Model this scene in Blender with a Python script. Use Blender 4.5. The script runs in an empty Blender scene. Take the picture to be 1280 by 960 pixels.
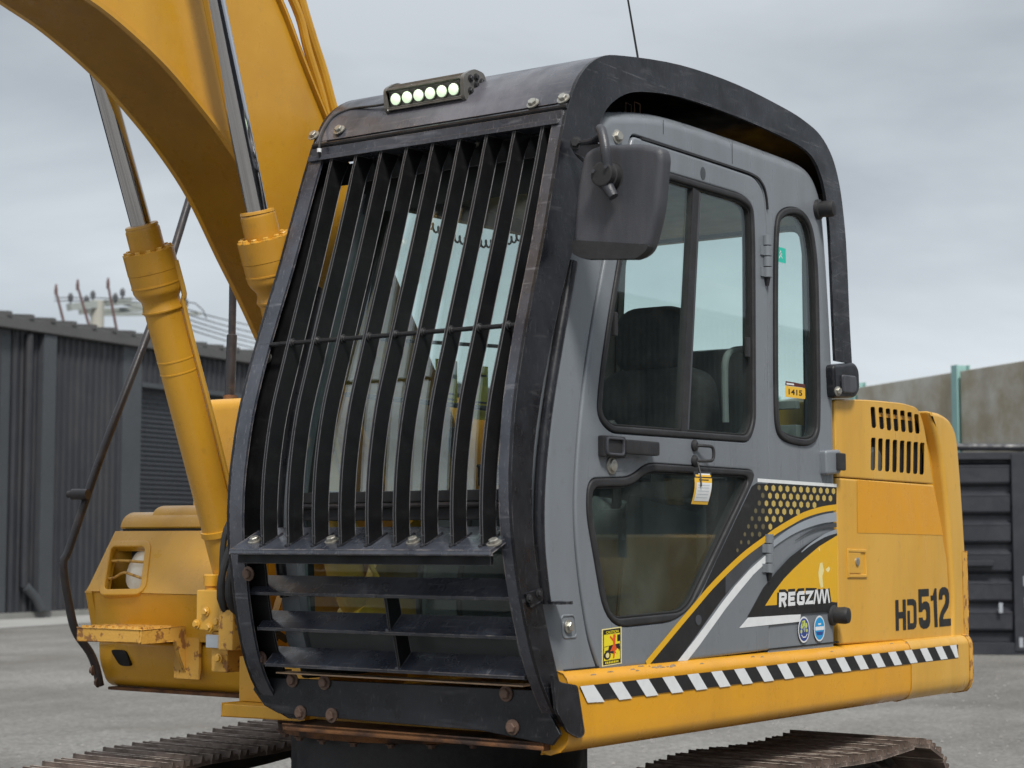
import bpy, bmesh, math, random
from mathutils import Vector, Matrix, geometry
random.seed(7)
scene = bpy.context.scene
C = bpy.context.scene.collection.objects
R_ = math.radians
# ------------------------------------------------------------------ camera
FPX = 2318.0
YAW = R_(35.1); PIT = math.atan2(195, 2318)
Fh = Vector((-math.sin(YAW), math.cos(YAW), 0)); RX = Vector((math.cos(YAW), math.sin(YAW), 0))
FW = Fh*math.cos(PIT) + Vector((0, 0, math.sin(PIT))); UP = RX.cross(FW)
CAM = Vector((3.029, -4.673, 1.5))
cd = bpy.data.cameras.new('camera'); cam = bpy.data.objects.new('camera', cd); C.link(cam)
cam.matrix_world = Matrix.Translation(CAM) @ Matrix((RX, UP, -FW)).transposed().to_4x4()
cd.sensor_width = 36; cd.lens = FPX/1280*36; cd.clip_end = 2000; cd.clip_start = .1
cd.dof.use_dof = True; cd.dof.focus_distance = 6.4; cd.dof.aperture_fstop = 5.2
scene.camera = cam
# ------------------------------------------------------------------ sky and sun
SUN_AZ = Vector((0.72, -0.60)); SUN_EL = R_(52)
w = bpy.data.worlds.new('World'); scene.world = w; w.use_nodes = True
nt = w.node_tree; nt.nodes.clear()
N = nt.nodes.new; K = nt.links.new
sky = N('ShaderNodeTexSky'); sky.sky_type = 'NISHITA'; sky.sun_disc = False
sky.sun_elevation = SUN_EL; sky.sun_rotation = math.atan2(SUN_AZ.x, SUN_AZ.y)
bg1 = N('ShaderNodeBackground'); bg1.inputs[1].default_value = .07; K(sky.outputs[0], bg1.inputs[0])
tc = N('ShaderNodeTexCoord'); mp = N('ShaderNodeMapping'); mp.inputs['Scale'].default_value = (1, 1, 3.2)
K(tc.outputs['Generated'], mp.inputs[0])
nz = N('ShaderNodeTexNoise'); nz.inputs['Scale'].default_value = 2.6; nz.inputs['Detail'].default_value = 7
nz.inputs['Roughness'].default_value = .52; nz.inputs['Distortion'].default_value = .3; K(mp.outputs[0], nz.inputs[0])
rp_ = N('ShaderNodeValToRGB'); K(nz.outputs[0], rp_.inputs[0])
rp_.color_ramp.elements[0].position = .34; rp_.color_ramp.elements[0].color = (.335, .368, .408, 1)
rp_.color_ramp.elements[1].position = .64; rp_.color_ramp.elements[1].color = (.545, .585, .625, 1)
sx = N('ShaderNodeSeparateXYZ'); K(tc.outputs['Generated'], sx.inputs[0])
hz = N('ShaderNodeValToRGB'); K(sx.outputs[2], hz.inputs[0])
hz.color_ramp.elements[0].position = 0.0; hz.color_ramp.elements[0].color = (1.28, 1.29, 1.27, 1)
hz.color_ramp.elements[1].position = .26; hz.color_ramp.elements[1].color = (.9, .9, .9, 1)
e = hz.color_ramp.elements.new(.75); e.color = (1.55, 1.52, 1.48, 1)
mu = N('ShaderNodeMix'); mu.data_type = 'RGBA'; mu.blend_type = 'MULTIPLY'; mu.inputs[0].default_value = 1
K(rp_.outputs[0], mu.inputs[6]); K(hz.outputs[0], mu.inputs[7])
bg2 = N('ShaderNodeBackground'); bg2.inputs[1].default_value = .90; K(mu.outputs[2], bg2.inputs[0])
ms = N('ShaderNodeMixShader'); ms.inputs[0].default_value = .93; K(bg1.outputs[0], ms.inputs[1]); K(bg2.outputs[0], ms.inputs[2])
wo = N('ShaderNodeOutputWorld'); K(ms.outputs[0], wo.inputs[0])
sd = bpy.data.lights.new('sun', 'SUN'); sd.energy = 2.5; sd.angle = R_(12); sd.color = (1, .96, .9)
sun = bpy.data.objects.new('sun', sd); C.link(sun)
sdir = Vector((SUN_AZ.x*math.cos(SUN_EL), SUN_AZ.y*math.cos(SUN_EL), math.sin(SUN_EL)*math.hypot(*SUN_AZ)))
sun.rotation_euler = sdir.to_track_quat('Z', 'Y').to_euler(); sun.location = (8, -8, 12)
scene.view_settings.view_transform = 'Standard'; scene.view_settings.look = 'None'
scene.view_settings.exposure = .46; scene.view_settings.gamma = 1
# ------------------------------------------------------------------ pixel ray onto a real plane (measured from the photograph)
def ray(u, v): return FW + (u-640)/FPX*RX - (v-480)/FPX*UP
def SX(u, v, x=0.):
    d = ray(u, v); return CAM + d*((x-CAM.x)/d.x)
def SY(u, v, y=0.):
    d = ray(u, v); return CAM + d*((y-CAM.y)/d.y)
def SZ(u, v, z=0.):
    d = ray(u, v); return CAM + d*((z-CAM.z)/d.z)
def S(u, v, x=0.):
    p = SX(u, v, x); return (p.y, p.z)
def SL(l, x=0.): return [S(u, v, x) for u, v in l]
# ------------------------------------------------------------------ materials
def newmat(name):
    m = bpy.data.materials.new(name); m.use_nodes = True; return m, m.node_tree, m.node_tree.nodes['Principled BSDF']
def pbr(name, col, rough=.5, metal=0., col2=None, amt=.5, scale=3., lo=.45, hi=.7, bump=.15, bscale=60., wob=0.,
        scr=0., scol=(.5, .5, .5), edge=0., ecol=(.3, .3, .31), erad=.0035, elo=.42, coat=0., rvar=.15, spec=.5, streak=False, grime=0., gcol=(.10, .06, .028), gscale=4.):
    m, t, b = newmat(name); n = t.nodes.new; k = t.links.new
    tcn = n('ShaderNodeTexCoord')
    b.inputs['Metallic'].default_value = metal; b.inputs['Coat Weight'].default_value = coat; b.inputs['Coat Roughness'].default_value = .25
    b.inputs['Specular IOR Level'].default_value = spec
    co = tcn.outputs['Object']
    if streak:
        mpn = n('ShaderNodeMapping'); mpn.inputs['Scale'].default_value = (1, 1, .18); k(co, mpn.inputs[0]); c1 = mpn.outputs[0]
    else: c1 = co
    n1 = n('ShaderNodeTexNoise'); n1.inputs['Scale'].default_value = scale; n1.inputs['Detail'].default_value = 8; n1.inputs['Roughness'].default_value = .62; k(c1, n1.inputs[0])
    r1 = n('ShaderNodeValToRGB'); k(n1.outputs[0], r1.inputs[0]); r1.color_ramp.elements[0].position = lo; r1.color_ramp.elements[1].position = hi
    mx = n('ShaderNodeMix'); mx.data_type = 'RGBA'; c2 = col2 or tuple(c*.7 for c in col)
    mx.inputs[6].default_value = (*col, 1); mx.inputs[7].default_value = (*c2, 1)
    ml = n('ShaderNodeMath'); ml.operation = 'MULTIPLY'; ml.inputs[1].default_value = amt; k(r1.outputs[0], ml.inputs[0]); k(ml.outputs[0], mx.inputs[0])
    out = mx.outputs[2]
    if grime:
        for q, (sc, lo_, hi_, am) in enumerate((((gscale, gscale, gscale*.22), .50, .72, .75), ((gscale*5, gscale*5, gscale*5), .60, .68, .6), ((.9, .9, .9), .45, .7, .45))):
            mg = n('ShaderNodeMapping'); mg.inputs['Scale'].default_value = sc; mg.inputs['Location'].default_value = (3.1*q, 1.7, .4*q); k(co, mg.inputs[0])
            ng = n('ShaderNodeTexNoise'); ng.inputs['Scale'].default_value = 1.; ng.inputs['Detail'].default_value = 9; ng.inputs['Roughness'].default_value = .65; k(mg.outputs[0], ng.inputs[0])
            rg = n('ShaderNodeMapRange'); rg.inputs[1].default_value = lo_; rg.inputs[2].default_value = hi_; rg.inputs[3].default_value = 0; rg.inputs[4].default_value = grime*am; k(ng.outputs[0], rg.inputs[0])
            xg = n('ShaderNodeMix'); xg.data_type = 'RGBA'; xg.inputs[7].default_value = (*gcol, 1); k(rg.outputs[0], xg.inputs[0]); k(out, xg.inputs[6]); out = xg.outputs[2]
    if scr:
        for q, sc in enumerate(((180, 6, 40), (5, 150, 30))):
            mp2 = n('ShaderNodeMapping'); mp2.inputs['Scale'].default_value = sc; mp2.inputs['Rotation'].default_value = (.5+q, .3, .6*q); k(co, mp2.inputs[0])
            n2 = n('ShaderNodeTexNoise'); n2.inputs['Scale'].default_value = 1.; n2.inputs['Detail'].default_value = 3; k(mp2.outputs[0], n2.inputs[0])
            r2 = n('ShaderNodeValToRGB'); r2.color_ramp.elements[0].position = .62; r2.color_ramp.elements[1].position = .74; k(n2.outputs[0], r2.inputs[0])
            m2 = n('ShaderNodeMath'); m2.operation = 'MULTIPLY'; m2.inputs[1].default_value = scr; k(r2.outputs[0], m2.inputs[0])
            x2 = n('ShaderNodeMix'); x2.data_type = 'RGBA'; x2.inputs[7].default_value = (*scol, 1); k(m2.outputs[0], x2.inputs[0]); k(out, x2.inputs[6]); out = x2.outputs[2]
    if edge:
        bv = n('ShaderNodeBevel'); bv.samples = 4; bv.inputs[0].default_value = erad
        ge = n('ShaderNodeNewGeometry'); dt = n('ShaderNodeVectorMath'); dt.operation = 'DOT_PRODUCT'; k(bv.outputs[0], dt.inputs[0]); k(ge.outputs['Normal'], dt.inputs[1])
        r3 = n('ShaderNodeMapRange'); r3.inputs[1].default_value = .97; r3.inputs[2].default_value = .85; r3.inputs[3].default_value = 0; r3.inputs[4].default_value = edge; k(dt.outputs['Value'], r3.inputs[0])
        n3 = n('ShaderNodeTexNoise'); n3.inputs['Scale'].default_value = 22; n3.inputs['Detail'].default_value = 6; k(co, n3.inputs[0])
        r4 = n('ShaderNodeMapRange'); r4.inputs[1].default_value = elo; r4.inputs[2].default_value = elo+.18; k(n3.outputs[0], r4.inputs[0])
        m3 = n('ShaderNodeMath'); m3.operation = 'MULTIPLY'; k(r3.outputs[0], m3.inputs[0]); k(r4.outputs[0], m3.inputs[1])
        x3 = n('ShaderNodeMix'); x3.data_type = 'RGBA'; x3.inputs[7].default_value = (*ecol, 1); k(m3.outputs[0], x3.inputs[0]); k(out, x3.inputs[6]); out = x3.outputs[2]
    k(out, b.inputs['Base Color'])
    n4 = n('ShaderNodeTexNoise'); n4.inputs['Scale'].default_value = 14; n4.inputs['Detail'].default_value = 7; k(c1, n4.inputs[0])
    r5 = n('ShaderNodeMapRange'); r5.inputs[1].default_value = .3; r5.inputs[2].default_value = .7; r5.inputs[3].default_value = max(.03, rough-rvar); r5.inputs[4].default_value = min(1, rough+rvar)
    k(n4.outputs[0], r5.inputs[0]); k(r5.outputs[0], b.inputs['Roughness'])
    if bump or wob:
        n5 = n('ShaderNodeTexNoise'); n5.inputs['Scale'].default_value = bscale; n5.inputs['Detail'].default_value = 5; k(co, n5.inputs[0])
        bp = n('ShaderNodeBump'); bp.inputs['Strength'].default_value = bump; bp.inputs['Distance'].default_value = .004; k(n5.outputs[0], bp.inputs['Height'])
        if wob:
            n6 = n('ShaderNodeTexNoise'); n6.inputs['Scale'].default_value = 2.2; n6.inputs['Detail'].default_value = 1; k(co, n6.inputs[0])
            b2 = n('ShaderNodeBump'); b2.inputs['Strength'].default_value = wob; b2.inputs['Distance'].default_value = .05; k(n6.outputs[0], b2.inputs['Height'])
            k(b2.outputs[0], bp.inputs['Normal'])
        k(bp.outputs[0], b.inputs['Normal'])
    return m
def glass(name, tint, rough=.0, dirt=.04, f0=.035, fe=4.5):
    m, t, b = newmat(name); n = t.nodes.new; k = t.links.new; t.nodes.remove(b)
    o = t.nodes['Material Output']
    tr = n('ShaderNodeBsdfTransparent'); tr.inputs[0].default_value = (*tint, 1)
    gl = n('ShaderNodeBsdfGlossy'); gl.inputs['Roughness'].default_value = rough; gl.inputs[0].default_value = (.95, 1, 1, 1)
    lw = n('ShaderNodeLayerWeight'); lw.inputs[0].default_value = .5
    pw = n('ShaderNodeMath'); pw.operation = 'POWER'; pw.inputs[1].default_value = fe; k(lw.outputs['Facing'], pw.inputs[0])
    fr = n('ShaderNodeMath'); fr.operation = 'MULTIPLY_ADD'; fr.inputs[1].default_value = .9; fr.inputs[2].default_value = f0; k(pw.outputs[0], fr.inputs[0])
    mx = n('ShaderNodeMixShader'); k(fr.outputs[0], mx.inputs[0]); k(tr.outputs[0], mx.inputs[1]); k(gl.outputs[0], mx.inputs[2])
    df = n('ShaderNodeBsdfDiffuse'); df.inputs[0].default_value = (.45, .48, .46, 1)
    tcn = n('ShaderNodeTexCoord'); nn = n('ShaderNodeTexNoise'); nn.inputs['Scale'].default_value = 4; nn.inputs['Detail'].default_value = 9; k(tcn.outputs['Object'], nn.inputs[0])
    mr = n('ShaderNodeMapRange'); mr.inputs[1].default_value = .45; mr.inputs[2].default_value = .75; mr.inputs[3].default_value = dirt*.3; mr.inputs[4].default_value = dirt*2; k(nn.outputs[0], mr.inputs[0])
    m2 = n('ShaderNodeMixShader'); k(mr.outputs[0], m2.inputs[0]); k(mx.outputs[0], m2.inputs[1]); k(df.outputs[0], m2.inputs[2]); k(m2.outputs[0], o.inputs[0])
    return m
def emit(name, col, s):
    m, t, b = newmat(name); b.inputs['Emission Color'].default_value = (*col, 1); b.inputs['Emission Strength'].default_value = s
    b.inputs['Base Color'].default_value = (*col, 1); return m
YEL = (.60, .315, .030)
M = dict(
 yellow=pbr('yellow_paint', (.68, .345, .020), .36, grime=.20, col2=(.50, .25, .025), amt=.5, scale=2.2, bump=.06, wob=.05, coat=.2, scr=.05, scol=(.75, .55, .2)),
 faded=pbr('faded_yellow_paint', (.68, .385, .060), .40, grime=.24, col2=(.62, .315, .022), amt=.7, scale=2.5, lo=.4, hi=.7, bump=.05, wob=.05, coat=.15, scr=.04, scol=(.8, .6, .3), streak=True),
 orange=pbr('deep_yellow_paint', (.70, .33, .010), .34, grime=.20, col2=(.60, .28, .02), amt=.5, scale=3, bump=.05, wob=.05, coat=.2, scr=.05, scol=(.7, .5, .2)),
 boom=pbr('boom_yellow_paint', (.63, .33, .026), .34, grime=.24, col2=(.50, .235, .022), amt=.8, scale=1.4, lo=.38, hi=.7, bump=.05, wob=.06, coat=.2, scr=.05, scol=(.6, .45, .2)),
 rusty=pbr('chipped_rusty_yellow', (.62, .34, .06), .6, col2=(.24, .10, .035), amt=.9, scale=24, lo=.545, hi=.60, bump=.4, bscale=90, edge=1, ecol=(.13, .05, .02)),
 rust=pbr('orange_rust', (.20, .085, .03), .85, col2=(.035, .02, .015), amt=1, scale=6, lo=.4, hi=.6, bump=.6, bscale=120),
 black=pbr('worn_black_paint', (.0085, .0092, .012), .34, spec=.36, coat=.05, col2=(.032, .033, .040), amt=.8, scale=3.2, lo=.45, hi=.72, bump=.12, bscale=45, wob=.12, scr=.16, scol=(.22, .21, .22), edge=.7, ecol=(.15, .15, .163), rvar=.16),
 slat=pbr('scuffed_black_sky_sheen', (.022, .025, .036), .30, spec=.7, coat=.2, col2=(.070, .075, .095), amt=.9, scale=4, lo=.4, hi=.68, bump=.12, bscale=50, wob=.1, scr=.35, scol=(.30, .30, .33), edge=.8, ecol=(.22, .19, .18)),  # scuffed black paint with the blue sky sheen put into its colour
 black_bar=pbr('black_bar_paint', (.006, .0062, .007), .5, col2=(.014, .014, .016), amt=.6, scale=6, bump=.1, edge=.9, ecol=(.17, .168, .18), elo=.22, erad=.004, scr=.03, scol=(.2, .2, .2), spec=.28),
 visor=pbr('scuffed_dark_steel', (.030, .034, .046), .30, col2=(.15, .145, .165), amt=.9, scale=2.6, lo=.4, hi=.68, bump=.1, bscale=40, wob=.12, scr=.22, scol=(.3, .27, .25), edge=.8, ecol=(.22, .15, .13), rvar=.14),
 rubber=pbr('black_rubber', (.018, .018, .02), .62, bump=.2, bscale=90, col2=(.04, .04, .042), amt=.6, scale=9),
 mirror_shell=pbr('grey_black_plastic', (.040, .042, .050), .50, col2=(.095, .095, .11), amt=.9, scale=6, lo=.4, hi=.7, bump=.25, bscale=300, streak=True),
 grey=pbr('grey_cab_paint', (.185, .205, .228), .36, grime=.30, gcol=(.085, .078, .07), col2=(.14, .155, .175), amt=.55, scale=1.8, bump=.05, wob=.05, coat=.2, scr=.04, scol=(.35, .37, .4), streak=True),
 seam=pbr('dark_seam', (.01, .01, .011), .8, bump=0),
 chrome=pbr('chromed_rod', (.62, .62, .64), .09, metal=1, col2=(.45, .44, .42), amt=.5, scale=5, bump=.02, rvar=.04, streak=True),
 steel=pbr('zinc_bolt', (.42, .41, .37), .42, metal=.7, col2=(.22, .2, .17), amt=.8, scale=30, bump=.2),
 rust_bolt=pbr('rusty_bolt', (.16, .10, .075), .75, metal=.2, col2=(.06, .04, .03), amt=.8, scale=30, bump=.5),
 track=pbr('dusty_track_steel', (.24, .18, .15), .55, grime=.7, gcol=(.05,.035,.025), gscale=8, metal=.25, col2=(.075, .055, .045), amt=.9, scale=7, lo=.4, hi=.65, bump=.5, bscale=60, scr=.12, scol=(.4, .35, .32), edge=.9, ecol=(.42, .36, .31)),
 track_dark=pbr('dark_track_grease', (.03, .026, .024), .7, col2=(.08, .05, .035), amt=.8, scale=9, bump=.5),
 under=pbr('black_turntable', (.022, .022, .024), .65, col2=(.05, .05, .052), amt=.8, scale=14, lo=.42, hi=.65, bump=.4, bscale=60),
 pole=pbr('brown_black_rail', (.030, .027, .030), .38, col2=(.10, .07, .06), amt=.7, scale=8, lo=.5, hi=.7, bump=.15, edge=0),
 hood_in=pbr('dark_engine_bay', (.006, .005, .004), .8, bump=.1),
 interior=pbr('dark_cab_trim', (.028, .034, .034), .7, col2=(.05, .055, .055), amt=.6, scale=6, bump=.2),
 liner=pbr('grey_headliner', (.16, .18, .18), .85, col2=(.05, .06, .06), amt=.6, scale=4, bump=.2),
 seat=pbr('dark_grey_seat_fabric', (.012, .013, .014), .9, col2=(.024, .025, .026), amt=.8, scale=40, bump=.5, bscale=260),
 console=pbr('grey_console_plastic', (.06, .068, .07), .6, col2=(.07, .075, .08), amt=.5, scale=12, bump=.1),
 glass=glass('tinted_green_glass', (.945, 1, .985), dirt=.012), glass_dirty=glass('dusty_tinted_glass', (.84, .90, .88), dirt=.025),
 screenglass=glass('reflective_windscreen_glass', (.95, 1, .985), dirt=.012, f0=.12, fe=3.0),
 lampglass=glass('clear_lamp_lens', (.95, .95, .95), dirt=.05),
 white=pbr('white_print', (.72, .74, .75), .5, bump=0, amt=.25, scale=30), printblack=pbr('black_print', (.012, .012, .013), .45, bump=0, amt=.3, scale=20, scr=.1, scol=(.12, .12, .12)),
 printyellow=pbr('yellow_print', (.72, .40, .012), .42, bump=0, amt=.2, scale=20, col2=(.62, .36, .03), scr=.04, scol=(.8, .7, .4)), printcream=pbr('worn_cream_print', (.80, .70, .32), .6, bump=0),
 hexa=pbr('honeycomb_print', (.52, .38, .10), .45, bump=0, amt=.4, scale=25, col2=(.40, .31, .11)), hexdim=pbr('dim_honeycomb_print', (.13, .11, .055), .45, bump=0),
 silver=pbr('silver_print', (.30, .335, .37), .4, bump=0, amt=.4, scale=6), darkgrey=pbr('dark_grey_print', (.055, .06, .068), .45, bump=0, amt=.4, scale=6),
 caution=pbr('caution_yellow_print', (.80, .66, .02), .5, bump=0, amt=.1), redprint=pbr('red_print', (.75, .10, .015), .5, bump=0), blueprint=pbr('navy_print', (.03, .06, .25), .4, bump=0, amt=.2),
 skyprint=pbr('sky_blue_print', (.02, .30, .62), .4, bump=0, amt=.3, scale=40), limeprint=pbr('lime_print', (.55, .62, .15), .5, bump=0), teal=pbr('teal_print', (.02, .5, .38), .5, bump=0),
 amber=pbr('amber_label_print', (.80, .47, .04), .5, bump=0, amt=.2),
 wallsteel=pbr('charcoal_corrugated_steel', (.027, .029, .036), .5, col2=(.017, .018, .023), amt=.7, scale=1.2, bump=.05, streak=True, grime=.35, gcol=(.09, .085, .08), gscale=1.2),
 wallframe=pbr('charcoal_trim_steel', (.060, .066, .074), .5, col2=(.045, .05, .056), amt=.5, scale=1.0, bump=.05),
 shutter=pbr('dark_shutter_steel', (.050, .055, .065), .5, col2=(.04, .043, .05), amt=.5, scale=1.0, bump=.05),
 roofst=pbr('weathered_roof_steel', (.095, .095, .095), .7, col2=(.06, .06, .06), amt=.7, scale=1, bump=.2),
 concrete=pbr('mossy_stained_concrete', (.55, .53, .47), .9, col2=(.38, .33, .24), amt=1., scale=1.1, lo=.42, hi=.62, bump=.5, bscale=9, grime=.42, gcol=(.17, .13, .08), gscale=2.5),
 mint=pbr('mint_green_steel', (.30, .50, .47), .5, col2=(.25, .42, .40), amt=.4, scale=2, bump=.05),
 bin=pbr('black_bin_steel', (.024, .026, .034), .5, col2=(.045, .047, .055), amt=.8, scale=2, bump=.2, wob=.2, scr=.05, scol=(.25, .25, .25)),
 wood=pbr('grey_weathered_wood', (.34, .37, .35), .9, col2=(.26, .28, .27), amt=.6, scale=6, bump=.2), polec=pbr('concrete_pole', (.42, .41, .36), .8, amt=.3),
 wire=pbr('dark_wire', (.06, .065, .07), .6, bump=0), redrod=pbr('red_brown_rod', (.13, .07, .065), .6, bump=0), foil=pbr('silver_plate', (.42, .45, .49), .4, metal=.3, amt=.3),
 lens=emit('lit_led_lens', (.74, .94, .66), .55), headlens=pbr('frosted_headlamp_lens', (.90, .84, .70), .15, bump=.3, bscale=40, col2=(.8, .6, .35), amt=.6, scale=8, coat=.6),
 alu=pbr('dark_anodised_fins', (.13, .125, .115), .38, metal=.3, col2=(.24, .23, .21), amt=.5, scale=20, bump=.1, edge=.6, ecol=(.4, .4, .4)), mirrorglass=pbr('mirror_glass', (.8, .8, .8), .05, metal=1, bump=0, rvar=.01),
)
# ------------------------------------------------------------------ geometry helpers
def smooth(me, ang=32):
    me.polygons.foreach_set('use_smooth', [True]*len(me.polygons))
    try: me.set_sharp_from_angle(angle=R_(ang))
    except Exception: pass
def finish(bm, name, mat, bevel=0., seg=2, recalc=True):
    if bevel:
        bm.normal_update(); bmesh.ops.remove_doubles(bm, verts=bm.verts, dist=1e-5)
        es = [ed for ed in bm.edges if len(ed.link_faces) == 2 and ed.calc_face_angle(0) > R_(38)]
        try: bmesh.ops.bevel(bm, geom=es, offset=bevel, segments=seg, profile=.6, affect='EDGES', clamp_overlap=True)
        except Exception as ex: print('bevel', name, ex)
    if recalc: bmesh.ops.recalc_face_normals(bm, faces=bm.faces)
    me = bpy.data.meshes.new(name); bm.to_mesh(me); bm.free()
    if mat is not None: me.materials.append(M[mat] if isinstance(mat, str) else mat)
    smooth(me); return me
def link(name, me, parent=None, loc=None):
    o = bpy.data.objects.new(name, me); C.link(o)
    if parent is not None:
        o.parent = parent
        if parent.type == 'EMPTY': o.matrix_parent_inverse = Matrix.Translation(-parent.location)
    if loc is not None: o.location = loc
    return o
def obj(name, bm, mat, parent=None, bevel=0., seg=2, recalc=True):
    o = link(name, finish(bm, name, mat, bevel, seg, recalc), parent)
    if recalc and len(o.data.polygons) > 6: md = o.modifiers.new('normals', 'WEIGHTED_NORMAL'); md.keep_sharp = True; md.weight = 80
    return o
def thing(name, label, cat, loc=(0, 0, 0), group=None):
    o = bpy.data.objects.new(name, None); C.link(o); o.location = loc; o['label'] = label; o['category'] = cat; o.empty_display_size = .2
    if group: o['group'] = group
    return o
def tag(o, label, cat, group=None):
    o['label'] = label; o['category'] = cat
    if group: o['group'] = group
    return o
def struct(o): o['kind'] = 'structure'; return o
def B(): return bmesh.new()
def box(bm, a, b, mtx=None):
    vs = [bm.verts.new((x, y, z)) for x in (a[0], b[0]) for y in (a[1], b[1]) for z in (a[2], b[2])]
    for f in ((0, 1, 3, 2), (4, 6, 7, 5), (0, 4, 5, 1), (2, 3, 7, 6), (0, 2, 6, 4), (1, 5, 7, 3)): bm.faces.new([vs[i] for i in f])
    if mtx: bmesh.ops.transform(bm, matrix=mtx, verts=vs)
    return bm
def prism(bm, poly, x0, x1, mp=lambda a, b, d: (d, a, b)):
    """polygon in (y,z) pulled along x"""
    n = len(poly); va = [bm.verts.new(mp(a, b, x0)) for a, b in poly]; vb = [bm.verts.new(mp(a, b, x1)) for a, b in poly]
    for i in range(n): bm.faces.new((va[i], va[(i+1) % n], vb[(i+1) % n], vb[i]))
    tris = geometry.tessellate_polygon([[Vector((a, b, 0)) for a, b in poly]])
    for t in tris: bm.faces.new([va[i] for i in t]); bm.faces.new([vb[i] for i in reversed(t)])
    bmesh.ops.dissolve_limit(bm, angle_limit=.001, verts=va+vb, edges=list({e_ for v in va+vb for e_ in v.link_edges}))
    return bm
def off(poly, d, closed=True):
    """offset a 2-D polyline to its left by d"""
    n = len(poly); out = []
    for i in range(n):
        p = Vector(poly[i])
        a = Vector(poly[i-1]) if (closed or i) else None; c = Vector(poly[(i+1) % n]) if (closed or i < n-1) else None
        ds = []
        if a is not None and (p-a).length > 1e-7: ds.append((p-a).normalized())
        if c is not None and (c-p).length > 1e-7: ds.append((c-p).normalized())
        ns = [Vector((-q.y, q.x)) for q in ds]
        nn = sum(ns, Vector((0, 0))); nn.normalize()
        k_ = 1/max(.5, nn.dot(ns[0])); out.append(tuple(p+nn*d*k_))
    return out
def area(p): return sum(p[i-1][0]*p[i][1]-p[i][0]*p[i-1][1] for i in range(len(p)))/2
def ccw(p): return list(p) if area(p) > 0 else list(reversed(p))
def fillet(pts, r, seg=5):
    """round the corners of a closed 2-D polygon; r one number or one per corner"""
    n = len(pts); out = []
    for i in range(n):
        p = Vector(pts[i]); a = Vector(pts[i-1]); c = Vector(pts[(i+1) % n]); rr = r[i] if isinstance(r, (list, tuple)) else r
        u, v = a-p, c-p; L = min(rr, u.length*.48, v.length*.48)
        if rr <= 0 or L < 1e-5: out.append(tuple(p)); continue
        s, t = p+u.normalized()*L, p+v.normalized()*L
        for k_ in range(seg+1):
            f = k_/seg; out.append(tuple(s*(1-f)**2+p*2*f*(1-f)+t*f*f))
    return out
def catmull(pts, n=6, closed=False):
    P = [Vector(p) for p in pts]; out = []; m = len(P); rng = range(m if closed else m-1)
    for i in rng:
        p0 = P[i-1] if (closed or i) else P[0]*2-P[1]; p1 = P[i]; p2 = P[(i+1) % m]; p3 = P[(i+2) % m] if (closed or i < m-2) else P[-1]*2-P[-2]
        for k_ in range(n):
            t = k_/n; out.append(tuple(.5*(2*p1+(p2-p0)*t+(2*p0-5*p1+4*p2-p3)*t*t+(3*p1-p0-3*p2+p3)*t**3)))
    if not closed: out.append(tuple(P[-1]))
    return out
def XM(a, b, d): return (d, a, b)                       # side plane: a=y, b=z, depth=x
def plate(bm, outer, holes, d0, d1, mp=XM, ro=0., rh=0., seg=4, hback=True):
    """plate whose face lies at depth d0 and back at d1, rounded at outer edge (ro) and hole edges (rh)"""
    s = 1 if d1 > d0 else -1
    loops = [(ccw(outer), ro, 1)]+[(ccw(h), rh, -1) for h in holes]
    tops = []; bots = []
    for poly, r, sg in loops:
        rings = []
        if r > 0:
            for i in range(seg+1):
                th = math.pi/2*i/seg; ins = r*(1-math.sin(th)); dep = r*(1-math.cos(th)) if False else r-r*math.cos(math.pi/2-th) if False else r*(1-math.cos(th))
                # start: inset r depth 0 ; end: inset 0 depth r
                rings.append((off(poly, sg*r*(1-math.sin(th))), d0+s*r*(1-math.cos(th))))
        else: rings.append((poly, d0))
        rings.append((poly, d1))
        vr = [[bm.verts.new(mp(a, b, d)) for a, b in pl] for pl, d in rings]
        for q in range(len(vr)-1):
            for i in range(len(poly)):
                j = (i+1) % len(poly); bm.faces.new((vr[q][i], vr[q][j], vr[q+1][j], vr[q+1][i]))
        tops.append((rings[0][0], vr[0])); bots.append((rings[-1][0], vr[-1]))
    for T in (tops, bots):
        vv = [v for _, l in T for v in l]
        for t in geometry.tessellate_polygon([[Vector((a, b, 0)) for a, b in pl] for pl, _ in T]):
            try: bm.faces.new([vv[i] for i in t])
            except ValueError: pass
    return bm
def ring(bm, poly, wd, d0, d1, mp=XM, r=.0, seg=3):
    """gasket: a frame of width wd outside the loop poly"""
    p = ccw(poly); return plate(bm, off(p, -wd), [p], d0, d1, mp, r, r, seg)
def sheet(bm, poly, d, mp=XM, holes=()):
    """flat print lying at depth d"""
    L = [list(poly)]+[list(h) for h in holes]; vv = [bm.verts.new(mp(a, b, d)) for l in L for a, b in l]
    for t in geometry.tessellate_polygon([[Vector((a, b, 0)) for a, b in l] for l in L]): bm.faces.new([vv[i] for i in t])
    return bm
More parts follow.
